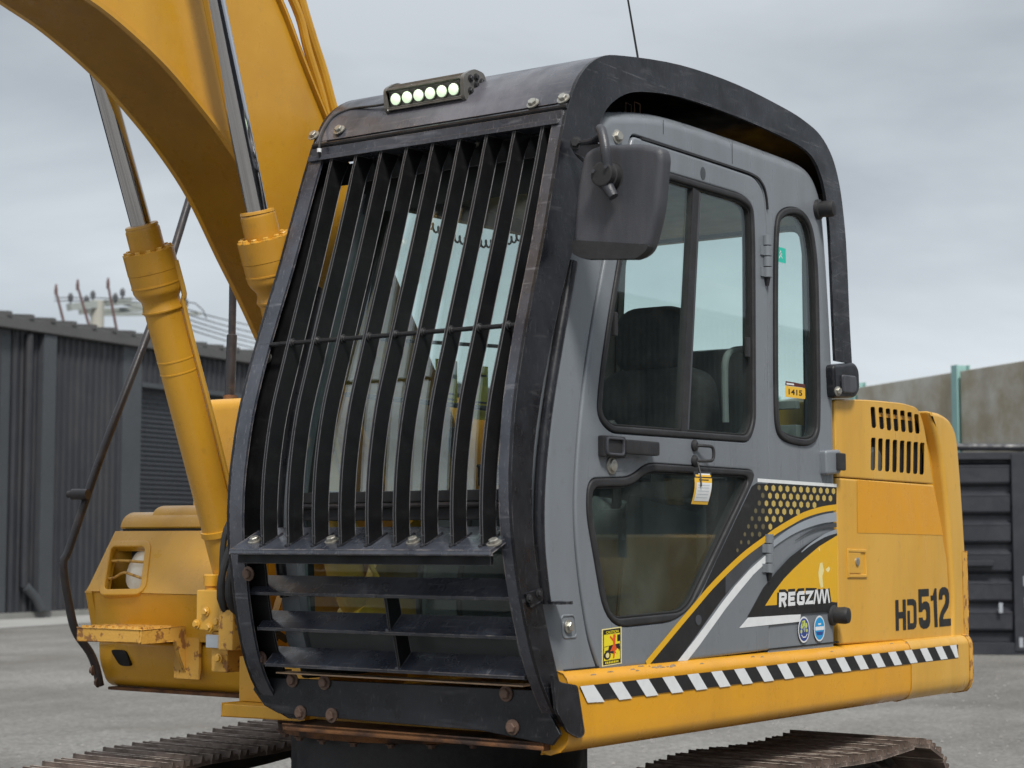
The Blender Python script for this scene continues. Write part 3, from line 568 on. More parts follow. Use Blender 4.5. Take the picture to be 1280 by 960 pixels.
# left side sill with rounded nose
sec = [(-.06, 1.118), (-.004, 1.118), (.016, 1.112), (.029, 1.098), (.035, 1.08), (.035, .955), (.033, .925), (.024, .90), (.006, .884), (-.03, .876), (-.06, .876)]
bm = B(); prism(bm, sec, -.125, 2.86, lambda a, b_, d: (a, d, b_-(.022*(d+.045)/3))); sill = P('side_sill', bm, 'orange', .003)
bm = B(); prism(bm, [(a+.0025*(1 if a > 0 else 0), b_+.0015*(1 if b_ > 1.1 else -1 if b_ < .9 else 0)) for a, b_ in sec], 2.36, 2.99, lambda a, b_, d: (a, d, b_-(.022*(d+.045)/3))); P('sill_end', bm, 'faded', .012, sill)
bm = B(); prism(bm, [(a+.005*(1 if a > 0 else 0), b_+.003*(1 if b_ > 1.1 else -1 if b_ < .9 else 0)) for a, b_ in sec], 2.975, 3.005, lambda a, b_, d: (a, d, b_-(.022*(d+.045)/3))); P('sill_lip', bm, 'rusty', .006, sill)
def zt(y): return 1.073-.004*(y+.05)
y0, y1 = -.075, 2.85
bm = B(); sheet(bm, [(y0, zt(y0)), (y1, zt(y1)), (y1, zt(y1)-.057), (y0+.045, zt(y0)-.047)], .0382); tape = P('hazard_tape', bm, 'printblack', parent=sill)
pt = (y1-y0+.02)/18.75; bm = B()
for k_ in range(19):
    a = y0+.004+k_*pt; b_ = a+pt*.47; sl = .06
    q = [(a, zt(a)), (b_, zt(b_)), (b_+sl, zt(b_)-.054), (a+sl, zt(a)-.054)]
    if q[2][0] > y1: q = [(a, zt(a)), (b_, zt(b_)), (y1, zt(y1)-.054), (min(y1, a+sl), zt(a)-.054)]
    if k_ == 0: q[3] = (a+.04, zt(a)-.05)
    sheet(bm, [(min(p, y1), z) for p, z in q], .0390)
P('tape_stripe', bm, 'white', parent=sill)
bm = B()
for k_ in range(26):
    y = random.choice((random.uniform(.0, .5), random.uniform(0, 2.8))); L_ = random.uniform(.008, .05); z = random.uniform(1.100, 1.112); t_ = (z-1.098)/.014
    x = .0292-.013*t_; bm2 = [(x+.0006, y, z), (x+.0006, y+L_, z+random.uniform(-.001, .001)), (x-.0018, y+L_*.8, z+.0035), (x-.0018, y+L_*.2, z+.003)]
    bm.faces.new([bm.verts.new((a_, b__, c__-.022*(b__+.045)/3)) for a_, b__, c__ in bm2])
o = P('scraped_paint', bm, pbr('bare_scraped_steel', (.30, .22, .14), .6, col2=(.12, .07, .04), amt=1, scale=40), parent=sill); o['kind'] = 'stuff'
# ---- engine side
HX = .0
hood_lo = SL([(1046, 597), (1167.5, 606), (1184, 700), (1190, 797), (1049, 806)])
bm = B(); plate(bm, fillet(hood_lo, .012, 3), [], HX, HX-.04, ro=.008); hdoor = P('engine_door', bm, 'faded')
slots = []
for i, (u, v0, v1) in enumerate(zip((1093, 1103, 1112, 1121, 1130, 1139, 1147.5), (508.5, 509, 510.5, 511.5, 513, 515, 517.5), (535, 536.5, 538, 539, 540, 541, 542))):
    slots.append(fillet(SL([(u-3.6-1.5, v0), (u+2.4-1.5, v0), (u+2.9, v1), (u-3.2, v1)]), .012, 3))
for i, u in enumerate((1092, 1101, 1110, 1119, 1128, 1136.5, 1145, 1153)):
    v0 = 547+i*.9; v1 = 588+i*.75; slots.append(fillet(SL([(u-3.1, v0), (u+3.0, v0), (u+2.4, v1), (u-3.7, v1)]), .012, 3))
hood_up = SL([(1043, 499), (1085, 499.5), (1130, 504), (1148, 510), (1155, 530), (1167, 605), (1046, 596)])
bm = B(); plate(bm, off(ccw(fillet(hood_up, [.02, .2, .2, .08, .1, .01, .01], 5)), .0062), slots, HX, HX-.003, ro=0, rh=0); hood = P('engine_cover', bm, 'faded')
hp_ = ccw(fillet(hood_up, [.02, .2, .2, .08, .1, .01, .01], 5)); bm = B(); plate(bm, hp_, [off(hp_, .006)], .0002, -.18, ro=.005); P('cover_return', bm, 'faded', parent=hood)
bm = B(); prism(bm, fillet(off(ccw(SL([(1043, 499), (1085, 499.5), (1130, 504), (1148, 510), (1155, 530), (1190, 797), (1049, 806)])), .006), [.01]*7, 2), -.18, -2.42); P('hood', bm, 'yellow', .02)
bm = B(); prism(bm, SL([(1049, 503), (1130, 507), (1147, 513), (1153, 530), (1163, 590), (1183, 790), (1055, 800)]), -.02, -.179); P('bay_shade_fill', bm, 'hood_in')  # near-black fill behind the slots; the bay's shade is put into its colour
for u0, u1, v in ((1088, 1134, 530),):       # yellow beam behind the slots
    bm = B(); a, b_ = S(u0, v-14, -.05), S(u1, v-3, -.05); box(bm, (-.0195, a[0], b_[1]), (-.016, b_[0], a[1])); P('inner_bracket', bm, 'orange', parent=hood)
bm = B(); lathe(bm, (-.022, S(1095, 585)[0]+.02, S(1095, 590)[1]), (0, S(1095, 585)[0]+.02, S(1095, 590)[1]), [(0, .10), (.006, .10), (.008, .09), (.012, .085)], 30); P('pulley', bm, 'console', parent=hood)
bm = B(); sheet(bm, SL([(1071, 597.5), (1179.5, 606.5), (1181, 669), (1071.5, 666)]) if False else SL([(1071, 600), (1167, 608.5), (1178.5, 669), (1071.5, 666)]), HX+.0012); P('repaint_patch', bm, pbr('touch_up_orange_paint', (.70, .315, .006), .34, col2=(.64, .28, .006), amt=.5, scale=5, bump=.04, wob=.05, coat=.2), parent=hdoor)
# latch
lt = SL([(1058, 686), (1082, 687), (1083, 722), (1059, 722)])
bm = B(); ring(bm, off(ccw(lt), .012), .012, HX+.006, HX-.01, r=.003); l1 = P('latch_frame', bm, 'faded', parent=hdoor)
bm = B(); c = S(1067, 705); plate(bm, fillet(SL([(1060.5, 690), (1075, 690.5), (1075.5, 717), (1061, 717)]), .006, 2), [], HX+.004, HX-.01, ro=.003); P('latch_flap', bm, 'faded', parent=hdoor)
bm = B(); c = S(1070, 702); lathe(bm, (HX+.003, c[0], c[1]), (1, c[0], c[1]), [(0, .016), (.006, .016), (.009, .010)], 16); P('lock_barrel', bm, 'steel', parent=hdoor)
# counterweight
cw = SL([(1160, 513.5), (1176, 516.5), (1188, 525), (1196, 544), (1202, 620), (1208, 720), (1209, 812), (1206, 845), (1188, 850), (1192, 760), (1188, 700), (1184, 640), (1175, 560)])
bm = B(); plate(bm, fillet(cw, [.02, .08, .1, .1, .2, .1, .08, .04, .01, .1, .1, .1, .1], 4), [], HX+.004, HX-.05, ro=.02); cwo = P('counterweight', bm, 'faded')
cwm = SL([(1150, 513.5), (1176, 519.5), (1187, 528), (1194.5, 546), (1201, 620), (1206, 720), (1207, 812), (1204, 845), (1180, 850)])
bm = B(); prism(bm, fillet(cwm, .02, 2), -.045, -2.44); P('counterweight_body', bm, 'yellow', .02, cwo)
bm = B(); prism(bm, off(ccw(SL([(1201.5, 690), (1206.5, 690), (1208.5, 760), (1208.5, 835), (1203, 858), (1199, 858), (1204.5, 820)])), -.001), HX+.0055, -.03); P('rusted_edge', bm, 'rusty', .003, cwo)
# HD512
def smap(o, sx_, sy_, d): return lambda a, b_: (d, o[0]+(a*sx_), o[1]+b_*sy_)
o1 = S(1119.5, 788.5); e1 = S(1145.8, 786.2); t1 = S(1119.5, 750)
HDw = (e1[0]-o1[0]); bm = B(); f = lambda a, b_: (HX+.0012, o1[0]+a*HDw, o1[1]+b_*(t1[1]-o1[1])+.0)
for q in ([(0, 0), (.15, 0), (.15, .39), (.34, .39), (.34, 0), (.49, 0), (.49, 1), (.34, 1), (.34, .60), (.15, .60), (.15, 1), (0, 1)],
          [(.56, 1), (.56, .80), (.80, .80), (.86, .76), (.86, .24), (.82, .20), (.68, .20), (.68, .62), (.56, .62), (.56, 0), (.86, 0), (.96, .06), (1, .18), (1, .84), (.95, .95), (.84, 1)]):
    sheet(bm, q, 0, lambda a, b_, d: f(a, b_))
o2 = S(1148.5, 786); e2 = S(1188.5, 783.5); t2 = S(1148.5, 736.5); w2 = e2[0]-o2[0]; h2 = t2[1]-o2[1]; g_ = lambda a, b_, d: (HX+.0012, o2[0]+a*w2, o2[1]+b_*h2)
five = [(0, 1), (0, .42), (.11, .42), (.13, .47), (.18, .49), (.22, .46), (.23, .40), (.23, .27), (.21, .21), (.17, .20), (.13, .22), (.12, .28), (0, .28), (.01, .14), (.05, .04), (.13, -.01), (.24, -.01), (.32, .05), (.35, .16), (.35, .50), (.32, .62), (.25, .68), (.16, .68), (.10, .63), (.10, .81), (.32, .81), (.32, 1)]
one = [(.44, .82), (.50, 1), (.56, 1), (.58, 0), (.48, 0), (.46, .70), (.38, .68), (.37, .82)]
two = [(.63, .70), (.74, .70), (.75, .80), (.79, .83), (.83, .80), (.84, .70), (.82, .60), (.68, .38), (.63, .22), (.63, 0), (1, 0), (1, .19), (.75, .19), (.78, .30), (.92, .48), (.96, .62), (.96, .84), (.92, .96), (.84, 1.02), (.74, 1.02), (.66, .96), (.63, .84)]
for q in (five, one, two): sheet(bm, q, 0, g_)
P('model_lettering', bm, 'printblack', parent=hdoor)
# ---- boom
bot = catmull([(-2.7, 3.30), (-2.0, 3.34), (-1.4, 3.285), (-.98, 3.163), (-.80, 3.108), (-.60, 3.018), (-.45, 2.925), (-.30, 2.815), (-.15, 2.675), (0, 2.48), (.152, 2.285), (.45, 1.86), (.72, 1.50)], 5)
top = catmull([(1.08, 1.60), (.95, 1.95), (.62, 2.42), (.35, 2.80), (.194, 3.009), (.078, 3.176), (-.045, 3.36), (-.30, 3.66), (-.80, 3.98), (-1.5, 4.2), (-2.7, 4.15)], 5)
foot = catmull([(.72, 1.50), (.80, 1.40), (.93, 1.36), (1.04, 1.43), (1.08, 1.60)], 4)
BX0, BX1 = -1.21, -1.51
bm = B(); prism(bm, bot[:-1]+foot[:-1]+top, BX0-.008, BX1+.008); boom = P('boom', bm, 'boom')
bm = B(); ribbon(bm, bot, .014, BX0+.012, BX1-.012); P('boom_bottom_plate', bm, 'boom', .002, boom)
bm = B(); ribbon(bm, list(top), -.014 if False else -.012, BX0+.008, BX1-.008); P('boom_top_plate', bm, 'boom', .002, boom)
for s, x in ((1, BX0-.02), (-1, BX1+.02)):
    bm = B(); lathe(bm, (BX0+.03, .92, 1.5), (BX1-.03, .92, 1.5), [(0, .05), (.01, .09), (.35, .09), (.36, .05)], 24)
P('boom_pivot', bm, 'yellow', parent=boom)
bm = B(); tube(bm, [(BX0-.004, a, b) for a, b in off(bot, .018, False)][::2], .0045, 6); P('weld_seam', bm, 'boom', parent=boom)
# pipes on the boom back
for dx, pts, r in ((-1.245, [(352, -30), (374, 20), (384, 60), (400, 112), (410, 150), (425, 190)], .016), (-1.27, [(367, -40), (376, 0), (391, 50), (404, 90), (416, 135), (432, 190)], .019)):
    bm = B(); tube(bm, [SX(u, v, dx) for u, v in catmull(pts, 4)], r, 10); P('hydraulic_pipe', bm, 'boom', parent=boom)
# boom bracket on the deck
for x in (BX0+.06, BX1-.03):
    bm = B(); prism(bm, fillet([(.25, .99), (.45, 1.45), (.80, 1.66), (1.05, 1.64), (1.25, 1.4), (1.9, 1.0)], [.01, .1, .1, .1, .1, .01], 4), x, x-.03); P('boom_bracket', bm, 'yellow', .003)
bm = B(); prism(bm, [(.5, .985), (.5, 1.16), (.6, 1.18), (.8, .985)], -1.16, -1.52); P('bracket_nose', bm, 'yellow', .005)
# ---- boom cylinders
def cylinder(xc, name):
    ax = [(.35, 1.02)]*2
    p = [Vector((xc, *S_)) for S_ in ax]
    up = (Vector((xc, -.259, 2.565))-Vector((xc, -.14, 2.259))).normalized()
    top_ = Vector((xc, -.262, 2.568)); base = top_-up*1.42
    bm = B(); lathe(bm, base, top_, [(-.0, .035), (.05, .05), (.16, .064), (.92, .066), (1.115, .066), (1.116, .0655), (1.12, .069), (1.13, .072), (1.14, .069), (1.15, .066), (1.165, .067), (1.185, .080), (1.20, .086), (1.262, .0875), (1.263, .0865), (1.264, .0885), (1.335, .0885), (1.336, .060), (1.41, .0595), (1.42, .055)], 40)
    c = P(name, bm, 'boom')
    for t_, r_ in ((.90, .0672), (.945, .0672), (1.125, .0735), (1.215, .0885)):
        bm = B(); lathe(bm, base+up*t_, top_, [(0, r_-.003), (.001, r_), (.006, r_), (.007, r_-.003)], 40); P('weld_band', bm, 'boom', parent=c)
    for k_ in range(12):
        a = 2*math.pi*k_/12; s_ = up.orthogonal().normalized(); t_ = up.cross(s_)
        bolt(base+up*1.335+(s_*math.cos(a)+t_*math.sin(a))*.0745, up, c, 'faded', .95)
    rd = Vector((xc, -.464, 3.066)) if xc < -1.4 else Vector((xc, -.475, 3.226))
    rdir = up
    bm = B(); lathe(bm, top_-up*.02, rd, [(0, .036), (1.2, .036)] if False else [(0, .0365), (.4, .0365), (1.15, .0365)], 36); P('cylinder_rod', bm, 'chrome', parent=c)
    bm = B(); lathe(bm, top_-up*.004, rd, [(0, .045), (.004, .058), (.012, .056), (.013, .037)], 36); P('wiper_ring', bm, 'boom', parent=c)
    # feed pipe down the barrel
    sd_ = Vector((.66, .30, 0)).normalized()*.078; q = [base+up*1.30+sd_*1.16, base+up*1.18+sd_*1.16, base+up*1.12+sd_, base+up*.7+sd_, base+up*.3+sd_, base+up*.1+sd_*1.5]
    bm = B(); tube(bm, [tuple(z_) for z_ in catmull([tuple(w_) for w_ in q], 4)], .0095, 8); P('feed_pipe', bm, 'faded', parent=c)
    bm = B(); lathe(bm, base+up*.30, top_, [(0, .066), (.001, .071), (.022, .071), (.023, .066)], 32); P('pipe_clamp', bm, 'yellow', parent=c)
    bm = B(); lathe(bm, Vector((xc-.05, base.y, base.z-.02)), Vector((xc+.05, base.y, base.z-.02)), [(0, .05), (.1, .05)], 20); P('cylinder_eye', bm, 'yellow', parent=c)
cylinder(-1.125, 'boom_cylinder'); cylinder(-1.62, 'boom_cylinder')
bpy.data.objects['boom_cylinder'].matrix_basis = Matrix.Translation((.012, .03, 0))
# ---- right-hand boxes
XR0, XR1 = -2.47, -1.68
def SI(u, v, p0, n):
    d = ray(u, v); p0 = Vector(p0); n = Vector(n); return CAM+d*((p0-CAM).dot(n)/d.dot(n))
ya, za, yb, zb, yc, zc_ = .285, 1.30, .43, 1.535, .33, 1.122
nU = Vector((0, -(zb-za), yb-ya)).normalized(); uU = Vector((0, yb-ya, zb-za)).normalized(); pU = Vector((0, ya, za))
def U2(u, v): p = SI(u, v, pU, nU); return (p.x, (p-pU).dot(uU))
def Umap(a, b_, d): return pU+Vector((a, 0, 0))+uU*b_+nU*d
hU = (Vector((0, yb, zb))-pU).length
hole = fillet([U2(*q) for q in ((140, 684), (182, 684), (176, 736), (131, 737))], .022, 4)
bm = B(); plate(bm, [(XR0, 0), (XR1, 0), (XR1, hU), (XR0, hU)], [hole], 0, -.03, Umap, 0, .014, 4); sb = P('storage_box', bm, 'yellow')
bm = B(); prism(bm, [(ya, za), (yc, zc_), (1.6, zc_), (1.6, zb-.002), (yb+.03, zb-.002)], XR0, XR0-.0+.03); prism(bm, [(yc, zc_), (ya, za), (ya+.03, za), (yc+.03, zc_)], XR0+.03, XR1); box(bm, (XR1-.03, yb+.03, zc_), (XR1, 1.6, zb)); P('box_shell', bm, 'yellow', .012, sb)
bm = B(); ring(bm, hole, .028, .006, -.02, Umap, .005); P('lamp_surround', bm, 'yellow', parent=sb)
bm = B(); box(bm, (XR0+.02, .52, 1.15), (XR1-.02, .60, 1.53)); P('box_inner', bm, 'hood_in', parent=sb)
c_ = Umap(*U2(168, 699), -.055)
bm = B(); lathe(bm, c_-nU*.05-Vector((0, .0, 0)), c_+nU*.2+Vector((0, -.02, 0)), [(0, .06), (.03, .085), (.055, .09), (.058, .082), (.066, .06), (.072, .03)], 28)
bmesh.ops.scale(bm, vec=(.85, 1, 1.12), space=Matrix.Translation(-c_), verts=bm.verts); P('headlamp', bm, 'headlens', parent=sb)
bm = B(); box(bm, (c_.x-.085, c_.y+.02, c_.z-.1), (c_.x+.075, c_.y+.06, c_.z+.09)); P('lamp_housing', bm, 'hood_in', parent=sb)
for pts in ([(128, 700.5), (150, 699), (183, 701)], [(124, 720), (138, 721), (152, 714), (164, 717), (178, 722)]):
    bm = B(); tube(bm, [Umap(*U2(u, v), -.012) for u, v in catmull(pts, 4)], .0055, 8); P('lamp_guard_bar', bm, 'rusty', parent=sb)
bm = B(); lidp = [(yb+.012, zb+.008), (yb+.035, zb+.055), (yb+.075, zb+.075), (1.6, zb+.08), (1.6, zb+.008)]
prism(bm, fillet(lidp, .02, 3), XR0+.01, XR1); xs = SY(200, 641, .5).x; prism(bm, fillet([(yb+.03, zb+.02), (yb+.06, zb+.085), (yb+.10, zb+.10), (1.6, zb+.10), (1.6, zb+.02)], .02, 3), xs-.02, XR1+.003); lid = P('box_lid', bm, 'yellow', .008, sb)
q = SY(211, 657, yb+.02); bm = B(); lathe(bm, q+Vector((0, .02, 0)), q+Vector((0, -1, .35)), [(0, .018), (.006, .018), (.010, .012)], 18); P('lid_catch', bm, 'steel', parent=sb)
bm = B(); box(bm, (XR0+.03, yb+.012, zb-.006), (XR1-.01, 1.5, zb+.0085)); P('lid_seal', bm, 'seam', parent=sb)
# skirt under the box
sk = [(.345, 1.114), (.352, 1.03), (.385, .955), (.42, .932), (1.6, .925), (1.6, 1.114)]
bm = B(); prism(bm, fillet(sk, [.02, .03, .04, .03, 0, 0], 4), XR0+.012, XR1+.02); skp = P('box_skirt', bm, 'yellow', .004)
bm = B(); a = SY(137, 812, .34); b_ = SY(163, 833, .34); plate(bm, fillet([(a.x, a.z), (b_.x-.03, a.z), (b_.x, b_.z), (a.x+.055, b_.z)], .02, 3), [], .3415, .36, lambda a_, b__, d: (a_, d, b__)); P('skirt_slot', bm, 'hood_in', parent=skp)
bm = B(); box(bm, (XR0+.03, .378, .921), (XR1+.02, .43, .933)); P('skirt_rust_edge', bm, 'rust', .003, skp)
bm = B(); prism(bm, [(.30, .96), (.345, 1.11), (.60, 1.11), (.60, .96)], XR1+.02, XR1+.035); xw = SY(299, 840, .08).x; box(bm, (xw, .08, .946), (-1.07, .52, 1.10)); P('frame_web', bm, 'yellow', .003)
# step bracket
zs = 1.155; yf_ = .10
A_ = SY(97, 784, yf_); B_ = SY(174, 788, yf_); C_ = Vector((B_.x, .36, B_.z)); Xa, Xb = A_.x, B_.x; zs = (A_.z+B_.z)/2
bm = B(); prism(bm, [(yf_, zs-.048), (yf_, zs), (.33, zs), (.33, zs-.014), (yf_+.012, zs-.014), (yf_+.012, zs-.048)], Xa-.0, Xb); step = P('boarding_step', bm, 'rusty', .003)
bm = B(); prism(bm, [(yf_, zs-.048), (yf_, zs), (.36, zs+.004), (.375, zs-.06), (.36, zs-.175), (.335, zs-.18), (.29, zs-.10), (.27, zs-.048)], Xb+.001, Xb+.014); box(bm, (Xb-.05, .325, zs-.19), (Xb+.08, .34, zs-.0)); P('step_cheek', bm, 'rusty', .003, step)
for k_ in range(9):
    x = Xa+.02+(Xb-Xa-.05)*k_/8; bm = B(); prism(bm, [(yf_+.001, 0), (yf_+.03, 0), (yf_+.025, .011), (yf_+.004, .012)], 0, .022, lambda a, b_, d, x=x: (x+d, a, zs-.002+b_)); P('step_tooth', bm, 'rusty', parent=step)
for k_ in range(3):
    bm = B(); box(bm, (Xa+.01, .16+.055*k_, zs), (Xb-.01, .168+.055*k_, zs+.009)); P('step_rib', bm, 'rusty', parent=step)
# tank behind the box
bm = B(); prism(bm, fillet([(.85, 1.0), (.85, 2.08), (1.74, 2.10), (1.74, 1.0)], [.02, .05, .02, .02], 4), -2.46, -1.64); tank = P('fuel_tank', bm, 'yellow', .025)
# ---- hand rail on the right
RXX = -2.46
rail = [SX(u, v, RXX) for u, v in ((125, 857), (120, 835), (112, 815), (96, 792), (88, 765), (79, 708), (85, 690), (102, 640), (130, 560), (191, 400), (212, 330), (237, 248), (247, 215))]
rl = catmull([tuple(p_) for p_ in rail], 4)
p_end = Vector(rl[-1]); back = [SX(270, 200, RXX), SX(285, 228, RXX), SX(291, 290, RXX), SX(291, 365, RXX), SX(290, 420, RXX)]
bm = B(); tube(bm, rl+catmull([tuple(p_end)]+[tuple(q) for q in back], 5)[1:], .0165, 12); hr = P('hand_rail', bm, 'pole')
bm = B(); lathe(bm, SX(290, 418, RXX), SX(287, 500, RXX), [(0, .0175), (.004, .022), (.27, .022), (.30, .022)], 14); P('rail_sleeve', bm, 'pole', parent=hr)
q = SX(287.5, 503, RXX); bm = B(); lathe(bm, q-Vector((0, 0, .03)), q+Vector((0, 0, 1)), [(0, .045), (.03, .042), (.035, .032), (.06, .030)], 16); P('rail_socket', bm, 'rust', parent=hr)
q = SX(101, 618, RXX); bm = B(); lathe(bm, q+Vector((-.05, -.02, 0)), q+Vector((.03, .0, 0)), [(0, .014), (.02, .014), (.021, .022), (.05, .022), (.09, .02)], 12); P('rail_clamp', bm, 'pole', parent=hr)
for u, v in ((117, 838), (123, 853)): bolt(SX(u, v, RXX+.01), (-.9, -.4, 0), hr, 'rust_bolt', 1.3)
# ---- valve block beside the cylinder foot
vb = P('valve_block', box(B(), (-1.665, .07, 1.185), (-1.535, .17, 1.325)), 'faded', .006)
bm = B(); q = Vector((-1.64, .12, 1.325)); lathe(bm, q, q+Vector((0, 0, 1)), [(0, .022), (.012, .022), (.013, .028), (.05, .029), (.054, .026)], 18); P('valve_cap', bm, 'boom', parent=vb)
bm = B(); box(bm, (-1.60, .08, 1.04), (-1.52, .18, 1.182)); box(bm, (-1.53, .04, 1.12), (-1.46, .15, 1.26)); P('valve_body', bm, 'rusty', .008, vb)
bm = B(); box(bm, (-1.612, .066, 1.125), (-1.545, .069, 1.17)); P('name_plate', bm, 'foil', .001, vb)
for x, z in ((-1.615, 1.25), (-1.60, 1.195), (-1.66, 1.205), (-1.55, 1.09), (-1.56, 1.215)): bolt((x, .068, z), (0, -1, 0), vb, 'faded', 1.1)
for x0, z0, x1, z1 in ((-1.50, 1.56, -1.52, 1.16), (-1.46, 1.50, -1.49, 1.2)):
    bm = B(); tube(bm, catmull([(x0+.06, .2, z0+.06), (x0, .06, z0), (x0-.012, .04, (z0+z1)/2), (x1, .08, z1)], 6), .011, 10); P('hydraulic_hose', bm, 'rubber', parent=vb)
for k_ in range(3):
    bm = B(); tube(bm, catmull([(-1.40-.05*k_, .25, 1.15), (-1.42-.04*k_, .02, 1.3), (-1.38-.03*k_, .1, 1.6), (-1.3, .35, 1.75)], 6), .013, 10); P('hydraulic_hose', bm, 'rubber', parent=vb)
# ================================================================== cab guard
OP = [(-.031, .913), (-.15, .975), (-.232, 1.078), (-.282, 1.171), (-.334, 1.308), (-.370, 1.444), (-.388, 1.556), (-.393, 1.669), (-.388, 1.759), (-.371, 1.896), (-.331, 2.059), (-.278, 2.227), (-.229, 2.374), (-.178, 2.548), (-.124, 2.726),
      (-.088, 2.815), (-.025, 2.912), (.08, 2.985), (.222, 3.020), (.575, 3.066), (.964, 3.081), (1.331, 3.067), (1.50, 3.050), (1.63, 3.02), (1.73, 2.955), (1.79, 2.86), (1.825, 2.74), (1.847, 2.6), (1.864, 2.342), (1.880, 2.175)]
OPs = catmull(OP, 4)
IP = [(1.735, 2.175), (1.722, 2.35), (1.705, 2.62), (1.685, 2.75), (1.645, 2.85), (1.58, 2.915), (1.49, 2.945), (1.328, 2.958), (.962, 2.967), (.574, 2.958), (.319, 2.925), (.19, 2.88), (.10, 2.81), (.045, 2.70), (-.01, 2.56), (-.075, 2.37), (-.135, 2.225), (-.198, 2.059), (-.25, 1.896), (-.281, 1.76), (-.291, 1.66), (-.290, 1.556), (-.274, 1.444), (-.236, 1.308), (-.186, 1.171), (-.15, 1.085)]
IPs = catmull(IP, 4)
def XLf(z): return -1.0-.09*max(0, min(1, (2.75-z)/1.3))-.045*max(0, min(1, (1.40-z)/.35))
XLM = lambda a, b, d: (XLf(b)+d, a, b)
bm = B(); prism(bm, OPs+IPs+[(-.035, 1.075)], .008, .020); guard = P('cab_guard', bm, 'black', .0025)
bm = B(); prism(bm, OPs+IPs+[(-.035, 1.075)], 0, .012, XLM); P('side_plate', bm, 'black', .0025, guard)
front = [p for p in OPs if p[1] < 2.83 and p[0] < .5]
bm = B(); ribbon(bm, front, -.011, -.024, .0075); P('front_flange', bm, 'slat', .002, guard)
bm = B(); ribbon(bm, front, -.011, .0125, .062, XLM); P('front_flange', bm, 'slat', .002, guard)
# inner ledge on the left post, where the bolts sit
led = [p for p in front if 1.5 < p[1] < 2.76]
bm = B(); ribbon(bm, off(led, -.06, False), -.008, .0125, .092, XLM); P('post_ledge', bm, 'black_bar', .002, guard)
# visor: bent plate over the cab
vis = [p for p in OPs if p[1] >= 2.80]
bm = B(); ribbon(bm, vis, -.011, -.988, .0075); visor = P('roof_visor', bm, 'visor', .002, guard)
bm = B(); ribbon(bm, off(vis[3:-1], -.0125, False), -.004, -.985, .0070); P('visor_reflection_block', bm, 'black_bar', 0, visor if False else guard)  # dark sheet added under the visor to block its boom reflection
# rolled lip and top beam
bm = B(); tube(bm, [(-.99, -.097, 2.797), (-.5, -.097, 2.797), (.018, -.097, 2.797)], .010, 10); P('visor_lip', bm, 'black', parent=guard)
bm = B(); box(bm, (-.987, -.112, 2.758), (.007, -.098, 2.786)); box(bm, (-.987, -.128, 2.742), (.0, -.045, 2.757)); P('top_beam', bm, 'slat', .002, guard)
bm = B(); box(bm, (-.96, -.03, 2.672), (-.03, -.018, 2.741)); P('rear_beam', bm, 'black_bar', .003, guard)
for u, v in ((406, 201), (495, 190), (594, 177), (692, 164)): bolt(SY(u, v, -.031), (0, -1, .0), guard, 'steel', 1.3)
# upright bars
bp_ = catmull([(-.430, 1.484), (-.434, 1.60), (-.424, 1.74), (-.394, 1.90), (-.343, 2.06), (-.290, 2.22), (-.236, 2.38), (-.181, 2.55), (-.121, 2.741)], 4)
bk = off(bp_, -.068, False); bk[0] = (-.357, 1.514); bk[-1] = (-.035, 2.741)
bm = B(); prism(bm, off(bp_, -.002, False)+list(reversed(bk)), -.0045, .0045); barm = finish(bm, 'guard_bar', 'black_bar', .0012, 1)
for k_ in range(9): o = link('guard_bar', barm, guard, (-.893+.1043*k_, 0, 0))
# welds at bar feet
for k_ in range(9):
    x = -.893+.1043*k_; bm = B(); tube(bm, [(x+.007, -.428, 1.484), (x+.008, -.385, 1.500), (x+.007, -.345, 1.520)], .0045, 6); P('weld_bead', bm, 'black', parent=guard)
    bm = B(); lathe(bm, (x-.002, -.428, 1.482), (x-.002, -.6, 1.47), [(0, .008), (.006, .007), (.009, .003)], 8); P('weld_bead', bm, 'black', parent=guard)
# cross rod with weld collars
yr_, zr_ = -.305, 2.120
bm = B(); tube(bm, [(-1.03, yr_, zr_), (-.5, yr_, zr_), (.005, yr_, zr_)], .0075, 10); P('cross_rod', bm, 'black_bar', parent=guard)
for k_ in range(9):
    x = -.893+.1043*k_; bm = B(); lathe(bm, (x+.004, yr_, zr_), (x+1, yr_, zr_), [(0, .014), (.004, .0145), (.010, .0085)], 10); lathe(bm, (x-.004, yr_, zr_), (x-1, yr_, zr_), [(0, .014), (.004, .0145), (.010, .0085)], 10); P('rod_collar', bm, 'black_bar', parent=guard)
for v, u in ((408, 341), (448, 333)): q = SY(u, v, -.262 if v < 420 else -.278); bolt(q+Vector((0, -.0, 0)), (.1, -1, .3), guard, 'steel', 1.35)
# shelf
bm = B(); prism(bm, [(-.455, 1.462), (-.453, 1.471), (-.300, 1.540), (-.296, 1.529), (-.443, 1.463), (-.443, 1.457), (-.455, 1.457)], -1.005, -.012); P('shelf', bm, 'slat', .002, guard)
bm = B(); box(bm, (-1.0, -.425, 1.428), (-.03, -.41, 1.472)); P('shelf_beam', bm, 'black_bar', .002, guard)
for u, v in ((319, 677), (415, 677), (517, 678), (618, 680)): q = SI(u, v, (0, -.453, 1.471), (0, -.069, .153)); bolt(q, (0, -.07*2, .153*2), guard, 'steel', 1.45)
